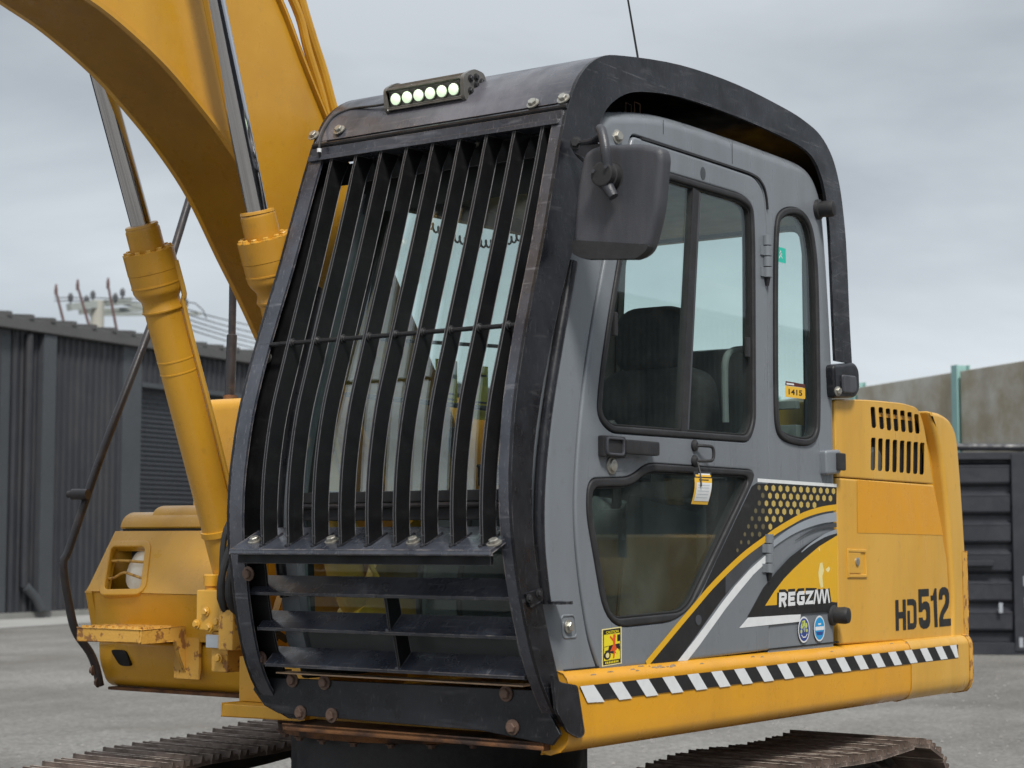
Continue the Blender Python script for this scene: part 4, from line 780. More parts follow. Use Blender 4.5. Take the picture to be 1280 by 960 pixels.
# lower slats
for (u, v) in ((640, 751), (648, 800), (657, 850)):
    y, z = S(u, v, -.034); bm = B(); prism(bm, [(y, z), (y-.002, z+.009), (y+.062, z+.062), (y+.068, z+.055), (y+.010, z)], -1.052+.01*(v > 780), -.037); P('slat', bm, 'slat', .0015, guard)
sl3 = [S(640, 751, -.034), S(648, 800, -.034), S(657, 850, -.034)]
for (ya_, za_), (yb_, zb_), u, v in ((sl3[0], sl3[1], 480, 775), (sl3[1], sl3[2], 491, 820)):
    xw_ = SY(u, v, ya_+.01).x; bm = B(); prism(bm, [(yb_+.004, zb_+.014), (ya_+.014, za_-.001), (ya_+.06, za_+.045), (yb_+.058, zb_+.060)], xw_-.004, xw_+.005); P('slat_web', bm, 'black_bar', .001, guard)
    bm = B(); lathe(bm, (xw_-.006, yb_+.006, zb_+.012), (xw_-.006, yb_-.5, zb_-.1), [(0, .010), (.006, .008), (.009, .003)], 8); P('weld_bead', bm, 'slat', parent=guard)
for (u, v) in ((353, 725),): pass
for u, v, y in ((311, 717, -.36), (327, 823, -.23)): q = SY(u, v, y); bolt(q, (0, -1, -.1), guard, 'rust_bolt', 1.5)
# inner flat at the left post, lower half
bm = B(); ribbon(bm, [p for p in off([p for p in front if p[1] < 1.46], -.05, False)], -.008, .0125, .10, XLM); P('lower_ledge', bm, 'black_bar', .002, guard)
# lower plate
yl = -.175
lp = [SY(u, v, yl) for u, v in ((322, 846), (672, 863), (700, 918), (690, 932), (600, 913), (348, 892), (330, 882), (316, 862))]
bm = B(); plate(bm, [(p.x, p.z) for p in lp], [], yl, yl+.012, lambda a, b, d: (a, d, b), .003); P('lower_plate', bm, 'black', 0, guard)
for u, v in ((366, 850), (406, 853), (376, 891), (415, 894), (633, 867), (641, 909)): bolt(SY(u, v, yl-.001), (0, -1, 0), guard, 'rust_bolt', 1.5)
bm = B(); a = SY(346, 842, -.2); b_ = SY(655, 857, -.2); box(bm, (a.x, -.205, b_.z-.004), (b_.x, -.14, a.z+.006)); P('wood_strip', bm, pbr('pale_wood', (.55, .38, .25), .7, col2=(.25, .15, .08), amt=.6, scale=12), .002, guard)
# closing piece at the foot of the right post, with joint
bm = B(); cpy = SL([(689, 842), (698, 853), (720, 857), (729, 917), (723, 923), (708, 915), (694, 888)], .04); prism(bm, fillet(cpy, .012, 3), .0365, .046); P('foot_gusset', bm, 'black', .002, guard)
bm = B(); prism(bm, fillet(SL([(656, 742), (677, 735), (679, 750), (663, 760)], .024), .006, 2), .0205, .026); P('joint_plate', bm, 'black', .001, guard)
for u, v in ((661, 748), (673, 742)): q = SX(u, v, .027); bolt(q, (1, 0, 0), guard, 'rubber', .8)
bm = B(); q = SX(680, 753, .0); prism(bm, disc(q.x+.03, q.y+.02, .05, .04, 16), q.z-.004, q.z+.003, lambda a, b, d: (a, b, d)); P('stop_disc', bm, 'black', .001, guard)
# grey-black tube beside the cab pillar
bm = B(); tp = [(-.065, 2.33), (-.15, 2.06), (-.208, 1.85), (-.24, 1.66), (-.243, 1.5), (-.22, 1.36), (-.21, 1.32)]
tube(bm, [(.012, a, b) for a, b in catmull(tp, 4)], .017, 12); P('post_tube', bm, 'black', parent=guard)
bm = B(); tube(bm, [(-.995, a, b) for a, b in catmull(tp, 4)], .017, 12); P('post_tube', bm, 'black', parent=guard)
for u, v in ((393, 171), (425, 164), (667, 131), (705, 125)):
    best = None
    for (a, b) in OPs[52:90]:
        q = SY(u, v, a); d = abs(q.z-b)
        if -.12 < a < .2 and (best is None or d < best[0]): best = (d, q)
    bolt(best[1]+Vector((0, -.002, .002)), (0, -.75, .6), guard, 'steel', 1.35)
# rear foot of the guard
for xx in (0.0, -1.0):
    bm = B(); fp = SL([(1041, 456), (1068, 453), (1073, 462), (1074, 488), (1069, 497), (1043, 497)], .03); plate(bm, fillet(fp, .02, 3), [], .035+xx, -.07+xx, ro=.012); P('guard_foot', bm, 'black', 0, guard)
    bm = B(); fp = SL([(1053, 468), (1070, 470), (1071, 487), (1067, 492), (1054, 491)], .04); plate(bm, fillet(fp, .012, 3), [], .043+xx, .034+xx, ro=.006); P('foot_cap', bm, 'mirror_shell', 0, guard)
bolt(SX(1047, 489, .036), (1, -.3, 0), guard, 'steel', 1.2)
# reflector remains on the roof
for u, v in ((782, 132), (793, 131)):
    q = SX(u, v, -.06); bm = B(); tube(bm, [q+Vector((0, 0, -.03)), q+Vector((0, 0, .01)), q+Vector((0, .035, .008)), q+Vector((0, .035, -.03))], .0025, 6); P('wire_clip', bm, 'rust', parent=guard)
# ================================================================== led work light on the visor
lx0, lx1 = SY(488, 130, -.03).x, SY(588, 112, -.03).x; lz0 = SY(543, 131, -.03).z; lz = lz0+.035
lt_ = P('work_light', prism(B(), fillet([(-.045, lz-.036), (-.055, lz+.030), (-.02, lz+.05), (.035, lz+.05), (.05, lz+.02), (.04, lz-.015), (.0, lz-.038)], .01, 3), lx0+.012, lx1-.012), 'alu', .002)
for k_ in range(9):
    t = k_/8; yy = -.035+.075*t; zz = lz+.040+.013*math.sin(math.pi*min(1, t+.2)); bm = B(); box(bm, (lx0+.014, yy, zz-.01), (lx1-.014, yy+.004, zz+.004)); P('cooling_fin', bm, 'alu', .001, lt_)
for x in (lx0, lx1-.014):
    bm = B(); prism(bm, fillet([(-.06, lz-.042), (-.068, lz+.032), (-.045, lz+.048), (-.01, lz+.066), (.045, lz+.062), (.062, lz+.02), (.048, lz-.02), (.0, lz-.05)], .016, 3), x, x+.014); P('end_cap', bm, 'alu', .002, lt_)
for i, (a, b) in enumerate(((-.03, .03), (.0, .04), (.03, .03), (-.03, -.01), (.02, -.005), (.0, .015))): bolt((lx1, a, lz+b), (1, 0, 0), lt_, 'rubber', .8)
fx = Vector((0, -1, -.15)).normalized()
bm = B(); prism(bm, [(-.046, lz-.036), (-.057, lz+.030), (-.068, lz+.034), (-.070, lz+.026), (-.052, lz+.022), (-.044, lz-.026), (-.060, lz-.030), (-.060, lz-.038)], lx0+.014, lx1-.014); P('bezel', bm, 'alu', .0015, lt_)
for k_ in range(6):
    x = lx0+.045+(lx1-lx0-.09)*k_/5; c = Vector((x, -.054, lz-.003)); bm = B(); lathe(bm, c, c+fx, [(0, .0215), (.003, .0215), (.0032, .019)], 20); P('reflector_cup', bm, 'alu', parent=lt_); bm = B(); lathe(bm, c+fx*.002, c+fx, [(0, .018), (.005, .0190), (.009, .0165), (.012, .009), (.0125, .001)], 14); P('led_lens', bm, 'lens', parent=lt_)
bm = B(); box(bm, (lx0+.06, -.03, lz-.075), (lx0+.09, .03, lz-.032)); box(bm, (lx1-.06, -.03, lz-.075), (lx1-.02, .03, lz-.032)); P('light_foot', bm, 'black', .003, lt_)
def on_visor(u, v):
    best = None
    for (a, b) in OPs[48:100]:
        q = SY(u, v, a); d = abs(q.z-b)
        if -.13 < a < .3 and (best is None or d < best[0]): best = (d, q)
    return best[1]+Vector((0, -.004, .004))
cb = [on_visor(u, v) for u, v in ((488, 131), (470, 134), (440, 138), (420, 146), (408, 160))]+[SY(401, 172, -.115), SY(399, 188, -.135), SY(402, 206, -.11)]
bm = B(); tube(bm, catmull([tuple(q) for q in cb], 5), .0042, 8); P('light_cable', bm, 'rubber', parent=lt_)
bm = B(); c = SY(399, 188, -.137); lathe(bm, c-Vector((0, 0, .006)), c+Vector((0, 0, .1)), [(0, .0075), (.012, .0075)], 10); P('cable_tie', bm, 'white', parent=lt_)
# aerial
q = SX(797, 70, -.3); bm = B(); tube(bm, [q-Vector((0, 0, .1)), q, SX(785, 0, -.3), SX(779, -40, -.3)], [.006, .004, .0035, .003], 8); P('aerial', bm, 'rubber')
# ================================================================== cab
CF = [(-.135, 1.115), (-.175, 1.2), (-.200, 1.35), (-.212, 1.5), (-.212, 1.65), (-.188, 1.85), (-.14, 2.05), (-.08, 2.25), (-.02, 2.45), (.045, 2.65)]
CFs = catmull(CF, 4)
ct = [(.095, 2.765), (.15, 2.83)]+SL([(778, 138), (800, 138), (830, 142), (865, 152), (900, 164), (940, 178), (975, 191), (1000, 201), (1014, 212), (1024, 232), (1031, 262), (1036, 320), (1041, 400), (1044.5, 480), (1046, 560), (1047.5, 640), (1048, 720), (1047, 804), (1047, 826)])
CO = [(-.12, 1.05)]+CFs[:-1]+[CF[-1]]+catmull(ct, 3)
door = fillet(SL([(790, 170), (829, 183), (905, 208), (942, 221), (954, 240), (957.5, 290), (959, 420), (960, 620), (960.5, 813), (749, 839), (736, 800), (723, 720), (717, 640), (721, 560), (729, 480), (741, 400), (754, 330), (771, 245)]), [.02, .05, .08, .08, .06, .05, .1, .1, .012, .02, .1, .1, .1, .1, .1, .1, .1, .1], 4)
quarter = catmull(SL([(969, 278), (975, 264), (987, 259), (1001, 263), (1012, 280), (1018, 310), (1021, 350), (1023, 440), (1023.5, 520), (1021, 545), (1012, 556), (995, 556), (977, 549), (969, 533), (967, 490), (966.5, 400), (967, 320)]), 4, True)
upper = fillet(SL([(789, 203), (835, 216), (925, 243), (940, 256), (942, 300), (943, 530), (935, 553), (760, 541), (744, 520), (748, 470), (758, 400), (772, 318)]), [.03, .1, .06, .05, .1, .05, .05, .05, .05, .1, .1, .1], 4)
LOWR = SL([(733, 598), (786, 596.5), (806, 578.5), (945.5, 588), (858, 775), (756, 786), (731, 640)])
lower = fillet(LOWR, [.10, .06, .06, .075, .16, .12, .1], 7); lower_in = fillet(off(ccw(LOWR), .026), [.05, .10, .06, .08, .08, .06, .06][::-1] if False else .07, 7)
dh = off(ccw(door), -.008)
bm = B(); plate(bm, CO, [dh, quarter], 0, -.055, ro=.045, rh=.004, seg=6); cab = P('cab', bm, 'grey')
cab['label'] = 'grey operator cab with side door and dark window seals'
bm = B(); plate(bm, ccw(door), [upper, lower], .005, -.045, ro=.009, rh=.006, seg=3); dr = P('cab_door', bm, 'grey')
bm = B(); ring(bm, off(ccw(door), .002), .016, -.020, -.05); P('door_gap_seal', bm, 'seam', parent=dr)
# dark band over the door: gasket line with the door seam's shadow painted in
hl = catmull(SL([(800, 171.5), (829, 180.5), (905, 205), (940, 217.5), (952, 229), (957, 244), (959, 262)]), 4)
# window seals and panes
def window(poly, wd, name, par, gmat='glass', d=.010, inn=None):
    inner = ccw(inn) if inn else off(ccw(poly), wd); bm = B(); plate(bm, off(ccw(poly), .001), [inner], d, -.03, ro=.006, rh=.006, seg=3); P(name+'_seal', bm, 'rubber', parent=par)
    bm = B(); ring(bm, off(inner, .007), .0068, d-.009, -.03, r=.002, seg=2); P(name+'_seal', bm, 'seam', parent=par)
    bm = B(); prism(bm, inner, -.011, -.007); P(name, bm, gmat, parent=par); return inner
window(upper, .022, 'door_window', dr); window(lower, .026, 'lower_door_window', dr, 'glass_dirty', inn=lower_in); window(quarter, .024, 'quarter_window', cab)
a, b_ = S(870, 229), S(855, 540)
bm = B(); prism(bm, [(a[0]-.026, a[1]-.02), (a[0]+.014, a[1]-.025), (b_[0]+.014, b_[1]), (b_[0]-.026, b_[1])], .004, -.02); P('window_divider', bm, 'rubber', .003, dr)
bm = B(); prism(bm, [(a[0]+.0145, a[1]-.025), (a[0]+.034, a[1]-.03), (b_[0]+.034, b_[1]), (b_[0]+.0145, b_[1])], -.001, -.02); P('window_divider', bm, 'darkgrey', .002, dr)
for u, v, w_, h_ in ((934, 434, .022, .07), (768, 405, .02, .075)):
    q = S(u, v); bm = B(); box(bm, (-.006, q[0]-w_/2, q[1]-h_/2), (.008, q[0]+w_/2, q[1]+h_/2)); P('window_latch', bm, 'rubber', .004, dr)
# door handle
q = S(745.5, 571); r_ = S(773, 546.5); bm = B(); box(bm, (.004, q[0], q[1]), (.028, r_[0], r_[1])); hd = P('door_handle', bm, 'rubber', .006, dr)
bm = B(); q = S(749, 566); r_ = S(768, 551); ring(bm, fillet([q, (r_[0], q[1]), r_, (q[0], r_[1])], .008, 2), .008, .036, .026, r=.003); P('handle_bezel', bm, 'mirror_shell', 0, dr)
q = S(769, 567.5); r_ = S(810, 554.5); bm = B(); box(bm, (.018, q[0], q[1]), (.045, r_[0], r_[1]+.004)); P('handle_grip', bm, 'rubber', .007, dr)
bm = B(); plate(bm, fillet(SL([(760, 573), (800, 570), (790, 577), (778, 589), (757, 591)]), .015, 3), [], .0068, .002, ro=.0035); P('lock_dimple', bm, 'grey', 0, dr)
q = S(762, 582); bm = B(); lathe(bm, (.006, *q), (1, *q), [(0, .028), (.004, .027), (.005, .020), (.012, .018), (.014, .010)], 20); P('key_lock', bm, 'steel', parent=dr)
# little loop handle
q0, q1 = SX(869, 557, .01), SX(869, 576, .01)
bm = B(); tube(bm, catmull([tuple(q0), tuple(q0+Vector((.02, .03, 0))), tuple(q0+Vector((.03, .065, -.006))), tuple(q1+Vector((.03, .065, .006))), tuple(q1+Vector((.02, .03, 0))), tuple(q1)], 5), .0055, 8); lh = P('loop_handle', bm, 'rubber', parent=dr)
for q in (q0, q1): bm = B(); lathe(bm, q-Vector((.008, 0, 0)), q+Vector((1, 0, 0)), [(0, .020), (.010, .019), (.016, .010)], 16); P('handle_boss', bm, 'rubber', parent=dr)
# hinges
for (u, v0, v1) in ((958.5, 294, 347), (961, 667, 716)):
    n_ = 4
    y, zt_ = S(u, v0, .012); _, zb_ = S(u, v1, .012)
    for i in range(n_):
        z1 = zt_+(zb_-zt_)*i/n_-.002; z0 = zt_+(zb_-zt_)*(i+1)/n_+.002; bm = B(); lathe(bm, (.012, y, z0), (.012, y, z1), [(0, .017), (z1-z0, .017)], 14)
        s_ = -1 if i % 2 else 1; box(bm, (.004, min(y, y+s_*.04), z0), (.011, max(y, y+s_*.04), z1)); P('hinge', bm, 'grey' if True else 'rubber', .001, dr)
    bm = B(); lathe(bm, (.012, y, zb_-.03), (.012, y, zb_), [(0, .006), (.03, .012)], 10); P('hinge_pin', bm, 'black', parent=dr)
# filler strips, header seam, bolts
for u in (829, 915):
    ya_, za_ = S(u, 150 if u < 850 else 177); yb_, zb_ = S(u+1, 168 if u < 850 else 205); bm = B(); box(bm, (.0005, ya_-.0012, zb_), (.0012, ya_+.0012, za_)); P('body_seam', bm, 'darkgrey', parent=cab)
bm = B(); ribbon(bm, hl, -.007, -.001, .007); P('gasket_shadow_band', bm, 'rubber', .002, cab)
bm = B(); prism(bm, disc(*S(877, 217), .017, .022, 20), .004, .0062); P('blank_plug', bm, 'darkgrey', parent=dr)
bm = B(); prism(bm, disc(*S(871, 775), .019, .017, 20), .004, .0072); P('blank_plug', bm, 'darkgrey', parent=dr)
bm = B(); ring(bm, fillet(SL([(702, 771), (717, 770), (720, 795), (704, 796)]), .012, 3), .006, .003, -.01, r=.002); P('bolt_recess', bm, 'grey', 0, cab)
bolt(SX(710, 783, .002), (1, 0, 0), cab, 'steel', 1.3); bolt(SX(771, 171, .0), (1, -.2, .1), cab, 'steel', 1.5)
for u, v in ((1022, 262), (1040, 769)):
    q = SX(u, v, .0); bm = B(); lathe(bm, q-Vector((.01, 0, 0)), q+Vector((1, .1, 0)), [(0, .04), (.02, .038), (.024, .030), (.06, .032), (.075, .028), (.08, .012)], 22); P('rubber_stop', bm, 'rubber', parent=cab)
bm = B(); fp = SL([(1024, 563), (1042, 562), (1044, 570), (1043, 592), (1025, 594)]); plate(bm, fillet(fp, .015, 3), [], .03, -.01, ro=.010); P('side_latch', bm, 'grey', 0, cab)
bm = B(); a, b_ = S(1036, 588), S(1045, 567); box(bm, (.028, a[0], a[1]), (.042, b_[0], b_[1])); P('latch_insert', bm, 'rubber', .006, cab)
# roof, front, rear and right side of the cab
roofp = [p for p in CO if p[1] > 2.70 and p[0] > .05]
bm = B(); prism(bm, roofp, -.05, -.90); P('cab_roof', bm, 'grey', 0, cab)
def fr(z0, z1, x0, x1, name, mat, t=-.05, o=0.): bm = B(); ribbon(bm, off([p for p in CFs if z0 <= p[1] <= z1], o, False) if o else [p for p in CFs if z0 <= p[1] <= z1], t, x0, x1); return P(name, bm, mat, 0, cab)
fr(1.10, 2.66, -.115, -.046, 'front_pillar', 'grey'); bm = B(); ribbon(bm, [p for p in CFs if 1.10 <= p[1] <= 2.66], -.05, -1.0, -.925, lambda a, b, d: (d-.022+.060*max(0, b-1.6), a, b)); P('front_pillar', bm, 'grey', 0, cab)
fr(1.10, 1.24, -.925, -.115, 'front_panel', 'console'); fr(1.26, 1.56, -.925, -.115, 'lower_windscreen', 'glass_dirty', -.006, -.012); fr(1.64, 2.66, -.925, -.115, 'windscreen', 'screenglass', -.006, -.012)  # front panel: grey cab paint, its shade put into the darker console colour
bm = B(); box(bm, (-.93, -.222, 1.615), (-.11, -.18, 1.65)); box(bm, (-.93, -.218, 1.56), (-.11, -.17, 1.60)); P('windscreen_rail', bm, 'rubber', .006, cab)
bm = B(); tube(bm, [(-.92, -.228, 1.605), (-.12, -.228, 1.605)], .008, 8); P('screen_bar', bm, 'pole', parent=cab)
bm = B(); prism(bm, [(.035, 2.58), (.075, 2.78), (.14, 2.84), (.14, 2.62)], -.05, -.90); P('front_header', bm, 'interior', 0, cab)
rw = fillet([(-.08, 1.66), (1.20, 1.66), (1.20, 2.655), (.30, 2.64), (.15, 2.35), (-.02, 1.95)], [.05, .08, .10, .05, .1, .1], 4)
rw2 = fillet([(-.08, 1.18), (1.60, 1.18), (1.60, 1.60), (-.10, 1.60)], .06, 4)
COi = off(ccw(CO), .006)
def XRf(z): return -.022+.060*max(0, z-1.6)
XRM = lambda a, b, d: (d+XRf(b), a, b)
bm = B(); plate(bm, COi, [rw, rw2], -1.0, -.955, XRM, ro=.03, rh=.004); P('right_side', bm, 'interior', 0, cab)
bm = B(); prism(bm, off(ccw(rw), -.006), -.985, -.981, XRM); prism(bm, off(ccw(rw2), -.006), -.985, -.981, XRM); P('right_window', bm, 'glass', 0, cab)
ry = 1.70
bwin = fillet([(-.962, 1.84), (-.10, 1.84), (-.10, 2.685), (-.905, 2.685)], .07, 4)
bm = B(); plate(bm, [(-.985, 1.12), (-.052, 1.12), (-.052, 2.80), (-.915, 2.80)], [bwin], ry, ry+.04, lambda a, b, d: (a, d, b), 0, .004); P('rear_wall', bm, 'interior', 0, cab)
bm = B(); prism(bm, off(ccw(bwin), -.006), ry+.015, ry+.019, lambda a, b, d: (a, d, b)); P('rear_window', bm, 'glass', 0, cab)
bm = B(); box(bm, (-.905, .06, 2.70), (-.056, ry-.002, 2.735)); P('headliner', bm, 'liner', 0, cab)
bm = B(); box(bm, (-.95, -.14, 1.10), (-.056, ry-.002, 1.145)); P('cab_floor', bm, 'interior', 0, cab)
bm = B(); box(bm, (-.01, -.10, 1.117), (.0025, 1.765, 1.1215)); P('cab_bottom_seam', bm, 'seam', 0, cab)
# grab rail across right window, coiled cord
bm = B(); tube(bm, [(-.94, .02, 1.98), (-.94, 1.19, 1.98)], .009, 8); tube(bm, [(-.94, .2, 2.18), (-.94, 1.19, 2.23)], .007, 8); P('window_rail', bm, 'interior', parent=cab)
def coil(p, q, n, r):
    p = Vector(p); q = Vector(q); out = []
    for i in range(n*9+1):
        t = i/(n*9); c = p.lerp(q, t)-Vector((0, 0, .07*4*t*(1-t))); a = 2*math.pi*i/9; out.append(c+Vector((0, math.cos(a)*r*.6, math.sin(a)*r)))
    return out
bm = B(); tube(bm, coil((-.85, .30, 2.60), (-.75, .85, 2.63), 22, .013), .004, 5); P('coiled_cord', bm, 'rubber', parent=cab)
# notices on the right window
for y, z, w_, h_, m_ in ((.62, 2.06, .13, .17, 'caution'), (.63, 2.11, .10, .06, 'white'), (.82, 2.04, .11, .20, 'caution'), (.98, 2.06, .06, .18, 'amber')):
    bm = B(); sheet(bm, [(y-w_/2, z-h_/2), (y+w_/2, z-h_/2), (y+w_/2, z+h_/2), (y-w_/2, z+h_/2)], -.979+.0008*(m_ == 'white')); P('window_notice', bm, m_, parent=cab)
for y, z in ((.62, 2.0), (.62, 2.02), (.82, 1.98), (.82, 2.0), (.82, 2.1)):
    bm = B(); sheet(bm, [(y-.045, z), (y+.045, z), (y+.045, z+.008), (y-.045, z+.008)], -.9775); P('notice_line', bm, 'printblack', parent=cab)
# seat
sx0 = -.50
def cushion(pts, x0, x1, name, par, mat='seat', bev=.04, seg=4): bm = B(); prism(bm, pts, x0, x1); return P(name, bm, mat, bev, par, seg=seg)
hx = SX(775, 455, sx0).y; hx1 = SX(858, 455, sx0).y
def pad(front, y0, y1, lean, name, par, r=.05):
    """upholstered pad: rounded outline in x,z, pillow edges on both faces, leaning back with height"""
    mpf = lambda a, b, d: (a, d+lean*(b-1.6), b); ym = (y0+y1)/2; bm = B(); o_ = ccw(front)
    plate(bm, o_, [], y0, ym, mpf, r, 0, 6); plate(bm, o_, [], y1, ym, mpf, r, 0, 6); bmesh.ops.remove_doubles(bm, verts=bm.verts, dist=.0005); return P(name, bm, 'seat', 0, par)
seat = pad(fillet([(-.74, 1.40), (-.26, 1.40), (-.26, 1.56), (-.74, 1.56)], .05, 4), .70, 1.25, .0, 'seat', exc, .05)
pad(fillet([(-.76, 1.56), (-.24, 1.56), (-.235, 1.90), (-.27, 2.11), (-.40, 2.15), (-.60, 2.15), (-.73, 2.11), (-.765, 1.90)], [.05, .05, .1, .08, .06, .06, .08, .1], 5), 1.16, 1.32, .10, 'backrest', seat, .06)
pad(fillet([(-.65, 2.13), (-.36, 2.13), (-.35, 2.37), (-.66, 2.37)], [.06, .06, .10, .10], 7), 1.15, 1.28, .10, 'headrest', seat, .05)
for x in (-.82, -.18): bm = B(); prism(bm, [(.66, 1.70), (.66, 1.76), (1.16, 1.79), (1.16, 1.72)], x-.04, x+.03); P('armrest', bm, 'seat', .02, seat, seg=3)
for x in (-.84, -.20):
    bm = B(); prism(bm, [(.42, 1.14), (.42, 1.50), (.50, 1.62), (.95, 1.62), (.95, 1.14)], x-.07, x+.07); cn = P('console', bm, 'console', .025)
    bm = B(); tube(bm, [(x, .52, 1.60), (x+.01, .50, 1.72), (x+.02, .46, 1.80)], [.018, .014, .012], 10); lathe(bm, (x+.02, .47, 1.78), (x+.025, .44, 1.92), [(0, .016), (.02, .026), (.09, .024), (.11, .012)], 14); P('joystick', bm, 'rubber', parent=cn)
for x in (-.62, -.46):
    bm = B(); tube(bm, [(x, .02, 1.14), (x, .0, 1.35), (x+.01, .06, 1.62)], .010, 8); box(bm, (x-.05, -.06, 1.15), (x+.05, .12, 1.17)); P('travel_pedal', bm, 'rubber')
bm = B(); box(bm, (-.30, .12, 1.60), (-.14, .16, 1.78)); tube(bm, [(-.2, .14, 1.2), (-.22, .14, 1.6)], .02, 8); P('monitor', bm, 'rubber', .01)
bm = B(); tube(bm, catmull([tuple(SX(u, v, -.12)) for u, v in ((907, 528), (906, 480), (907, 450), (915, 439), (932, 436))], 5), .013, 10); P('grab_tube', bm, 'liner')
bm = B(); box(bm, (-.94, 1.45, 1.15), (-.06, 1.69, 1.86)); P('rear_locker', bm, 'interior', .02); bm = B(); box(bm, (-.55, 1.55, 1.87), (-.26, 1.69, 2.23)); rc = P('rear_reflection_box', bm, 'console', .03); bm = B(); box(bm, (-.90, 1.60, 1.87), (-.08, 1.66, 1.93)); box(bm, (-.90, 1.60, 1.99), (-.08, 1.63, 2.02)); P('rear_shelf_rail', bm, 'liner', .004, rc)  # tall box is made up to stand for a dark reflection in the glass
# ================================================================== prints on the cab
def dec(px, mat, d, name, par=cab, base=.0055, curve=None): bm = B(); sheet(bm, SL(px), base+d); return P(name, bm, mat, parent=par)
oc = [(1043.8, 634), (1025, 637), (1004, 643.5), (986, 653), (967, 664.5), (950, 677), (935, 688), (920, 700.7), (900, 720), (883, 738), (867, 757), (850, 777), (833, 797.5), (806, 830)]
def strip(pts, w0, w1=None):
    """a band of varying width in photo columns turned to plane coordinates"""
    w1 = w0 if w1 is None else w1; P2 = catmull(SL(pts), 3); n = len(P2); l, r = [], []
    for i, p in enumerate(P2):
        a = Vector(P2[max(0, i-1)]); b = Vector(P2[min(n-1, i+1)]); t = (b-a).normalized(); w_ = (w0+(w1-w0)*i/(n-1))/2; l.append((p[0]-t.y*w_, p[1]+t.x*w_)); r.append((p[0]+t.y*w_, p[1]-t.x*w_))
    return l+r[::-1]
def band(pts, w0, w1, mat, d, name): bm = B(); sheet(bm, strip(pts, w0, w1), .0055+d); return P(name, bm, mat, parent=cab)
wedge = [(944, 604), (1044, 609)]+oc[:12]+[(858, 772), (862, 770), (894, 700), (921, 643), (938, 608)]
dec(wedge, 'printblack', .0, 'black_print')
dec([(968, 664), (985, 653), (1004, 644), (1025, 637), (1044, 634), (1044, 664), (1010, 683), (985, 705), (960, 728), (932, 771), (1045, 765), (1045, 780), (925, 787), (868, 826), (857, 826), (900, 768), (930, 730), (955, 703)], 'silver', -.0005, 'silver_print') if False else None
band([(1044, 646), (1025, 649), (1004, 656), (986, 665), (970, 676), (958, 686)], .035, .02, 'silver', .0003, 'silver_band')
band([(1044, 656), (1025, 659), (1008, 666), (992, 676)], .018, .002, 'darkgrey', .0005, 'grey_band')
band([(1044, 664), (1030, 669), (1012, 680), (1000, 690)], .016, .004, 'silver', .0006, 'silver_band')
dec([(806, 830), (833, 797.5), (850, 777), (867, 757), (883, 738), (900, 720), (920, 700.7), (935, 688), (958, 672), (958, 688), (935, 708), (917, 729), (900, 750), (887, 768), (866, 798), (845, 826.5)], 'printblack', .0001, 'black_print')
dec([(935, 688), (958, 672), (958, 689), (938, 706), (912, 735), (905, 742), (905, 716)], 'darkgrey', .0004, 'grey_band')
dec([(955, 694), (935, 712), (917, 732), (900, 754), (887, 772), (866, 800), (845, 826.3), (857.5, 825.5), (872, 807), (890, 782), (905, 761), (925, 736), (940, 718), (956, 703)], 'white', .0006, 'white_stripe')
bm = B(); sheet(bm, strip(oc, .022, .022), .0066); P('yellow_stripe', bm, 'printyellow', parent=cab)
dec([(945, 598), (1044, 605), (1044, 609), (945, 602.5)], 'white', .0006, 'white_stripe')
dec([(932, 771.5), (952, 735), (970, 713), (985, 697), (1003, 683), (1020, 672), (1044, 661), (1045, 670), (1022, 683), (1000, 702), (978, 727), (955, 757), (1045, 753), (1045, 764), (985, 768)], 'printblack', .0002, 'black_print')
dec([(954.5, 757), (966, 739), (978, 723.5), (990, 711), (1003, 699), (1022, 683), (1045, 669), (1045, 752)], 'printyellow', .0005, 'yellow_sector')
dec([(922, 785), (933, 772), (985, 768.5), (999, 768), (998, 777), (960, 781)], 'white', .0007, 'white_stripe')
for px in ([(1021, 716), (1023, 704), (1026, 703), (1028, 713), (1026, 720), (1027, 734), (1024, 735), (1022, 727)], [(1030, 712), (1034, 708), (1036, 711), (1033, 716)], [(1021, 686), (1023, 684), (1023, 690)]): dec(px, 'printcream', .0008, 'worn_patch')
# honeycomb
from math import sqrt
rowh = .0272; colw = .0545; bm = B(); bd_ = B()
zt0 = S(950, 606)[1]; yl0 = S(944, 610)[0]; yr1 = S(1043, 620)[0]
OC = catmull(SL(oc), 3)
def zorange(y):
    for i in range(len(OC)-1):
        if min(OC[i][0], OC[i+1][0]) <= y <= max(OC[i][0], OC[i+1][0]): t = (y-OC[i][0])/(OC[i+1][0]-OC[i][0]+1e-9); return OC[i][1]+(OC[i+1][1]-OC[i][1])*t
    return 9
r = 0; z = zt0-.010
while z > 1.25:
    c = 0; y = yr1-.02-(colw/2 if r % 2 else 0)
    while y > yl0-.28:
        slant = zt0-(yl0-y)*1.05+.0     # left border follows the window
        okl = y > yl0+.012 or (z < zt0-(yl0-y)*1.15-.045 and z > zt0-(yl0-y)*1.15-.30)
        if z-.012 > zorange(y)+.008 and okl and y > yl0-.16:
            a_, b__ = (.0158, .0124); f = max(.0, min(1, (y-(yl0-.12))/.26)); a_ *= .55+.45*f; b__ *= .6+.4*f
            hexp = [(y+a_*math.cos(math.pi/6+math.pi*q/3)*1.1, z+b__*math.sin(math.pi/6+math.pi*q/3)) for q in range(6)]
            sheet(bm if y > yl0+.06 else bd_, hexp, .0060)
        y -= colw; c += 1
    z -= rowh; r += 1
P('honeycomb_print', bm, 'hexa', parent=cab)['kind'] = 'stuff'; P('faded_honeycomb_print', bd_, 'hexdim', parent=cab)['kind'] = 'stuff'
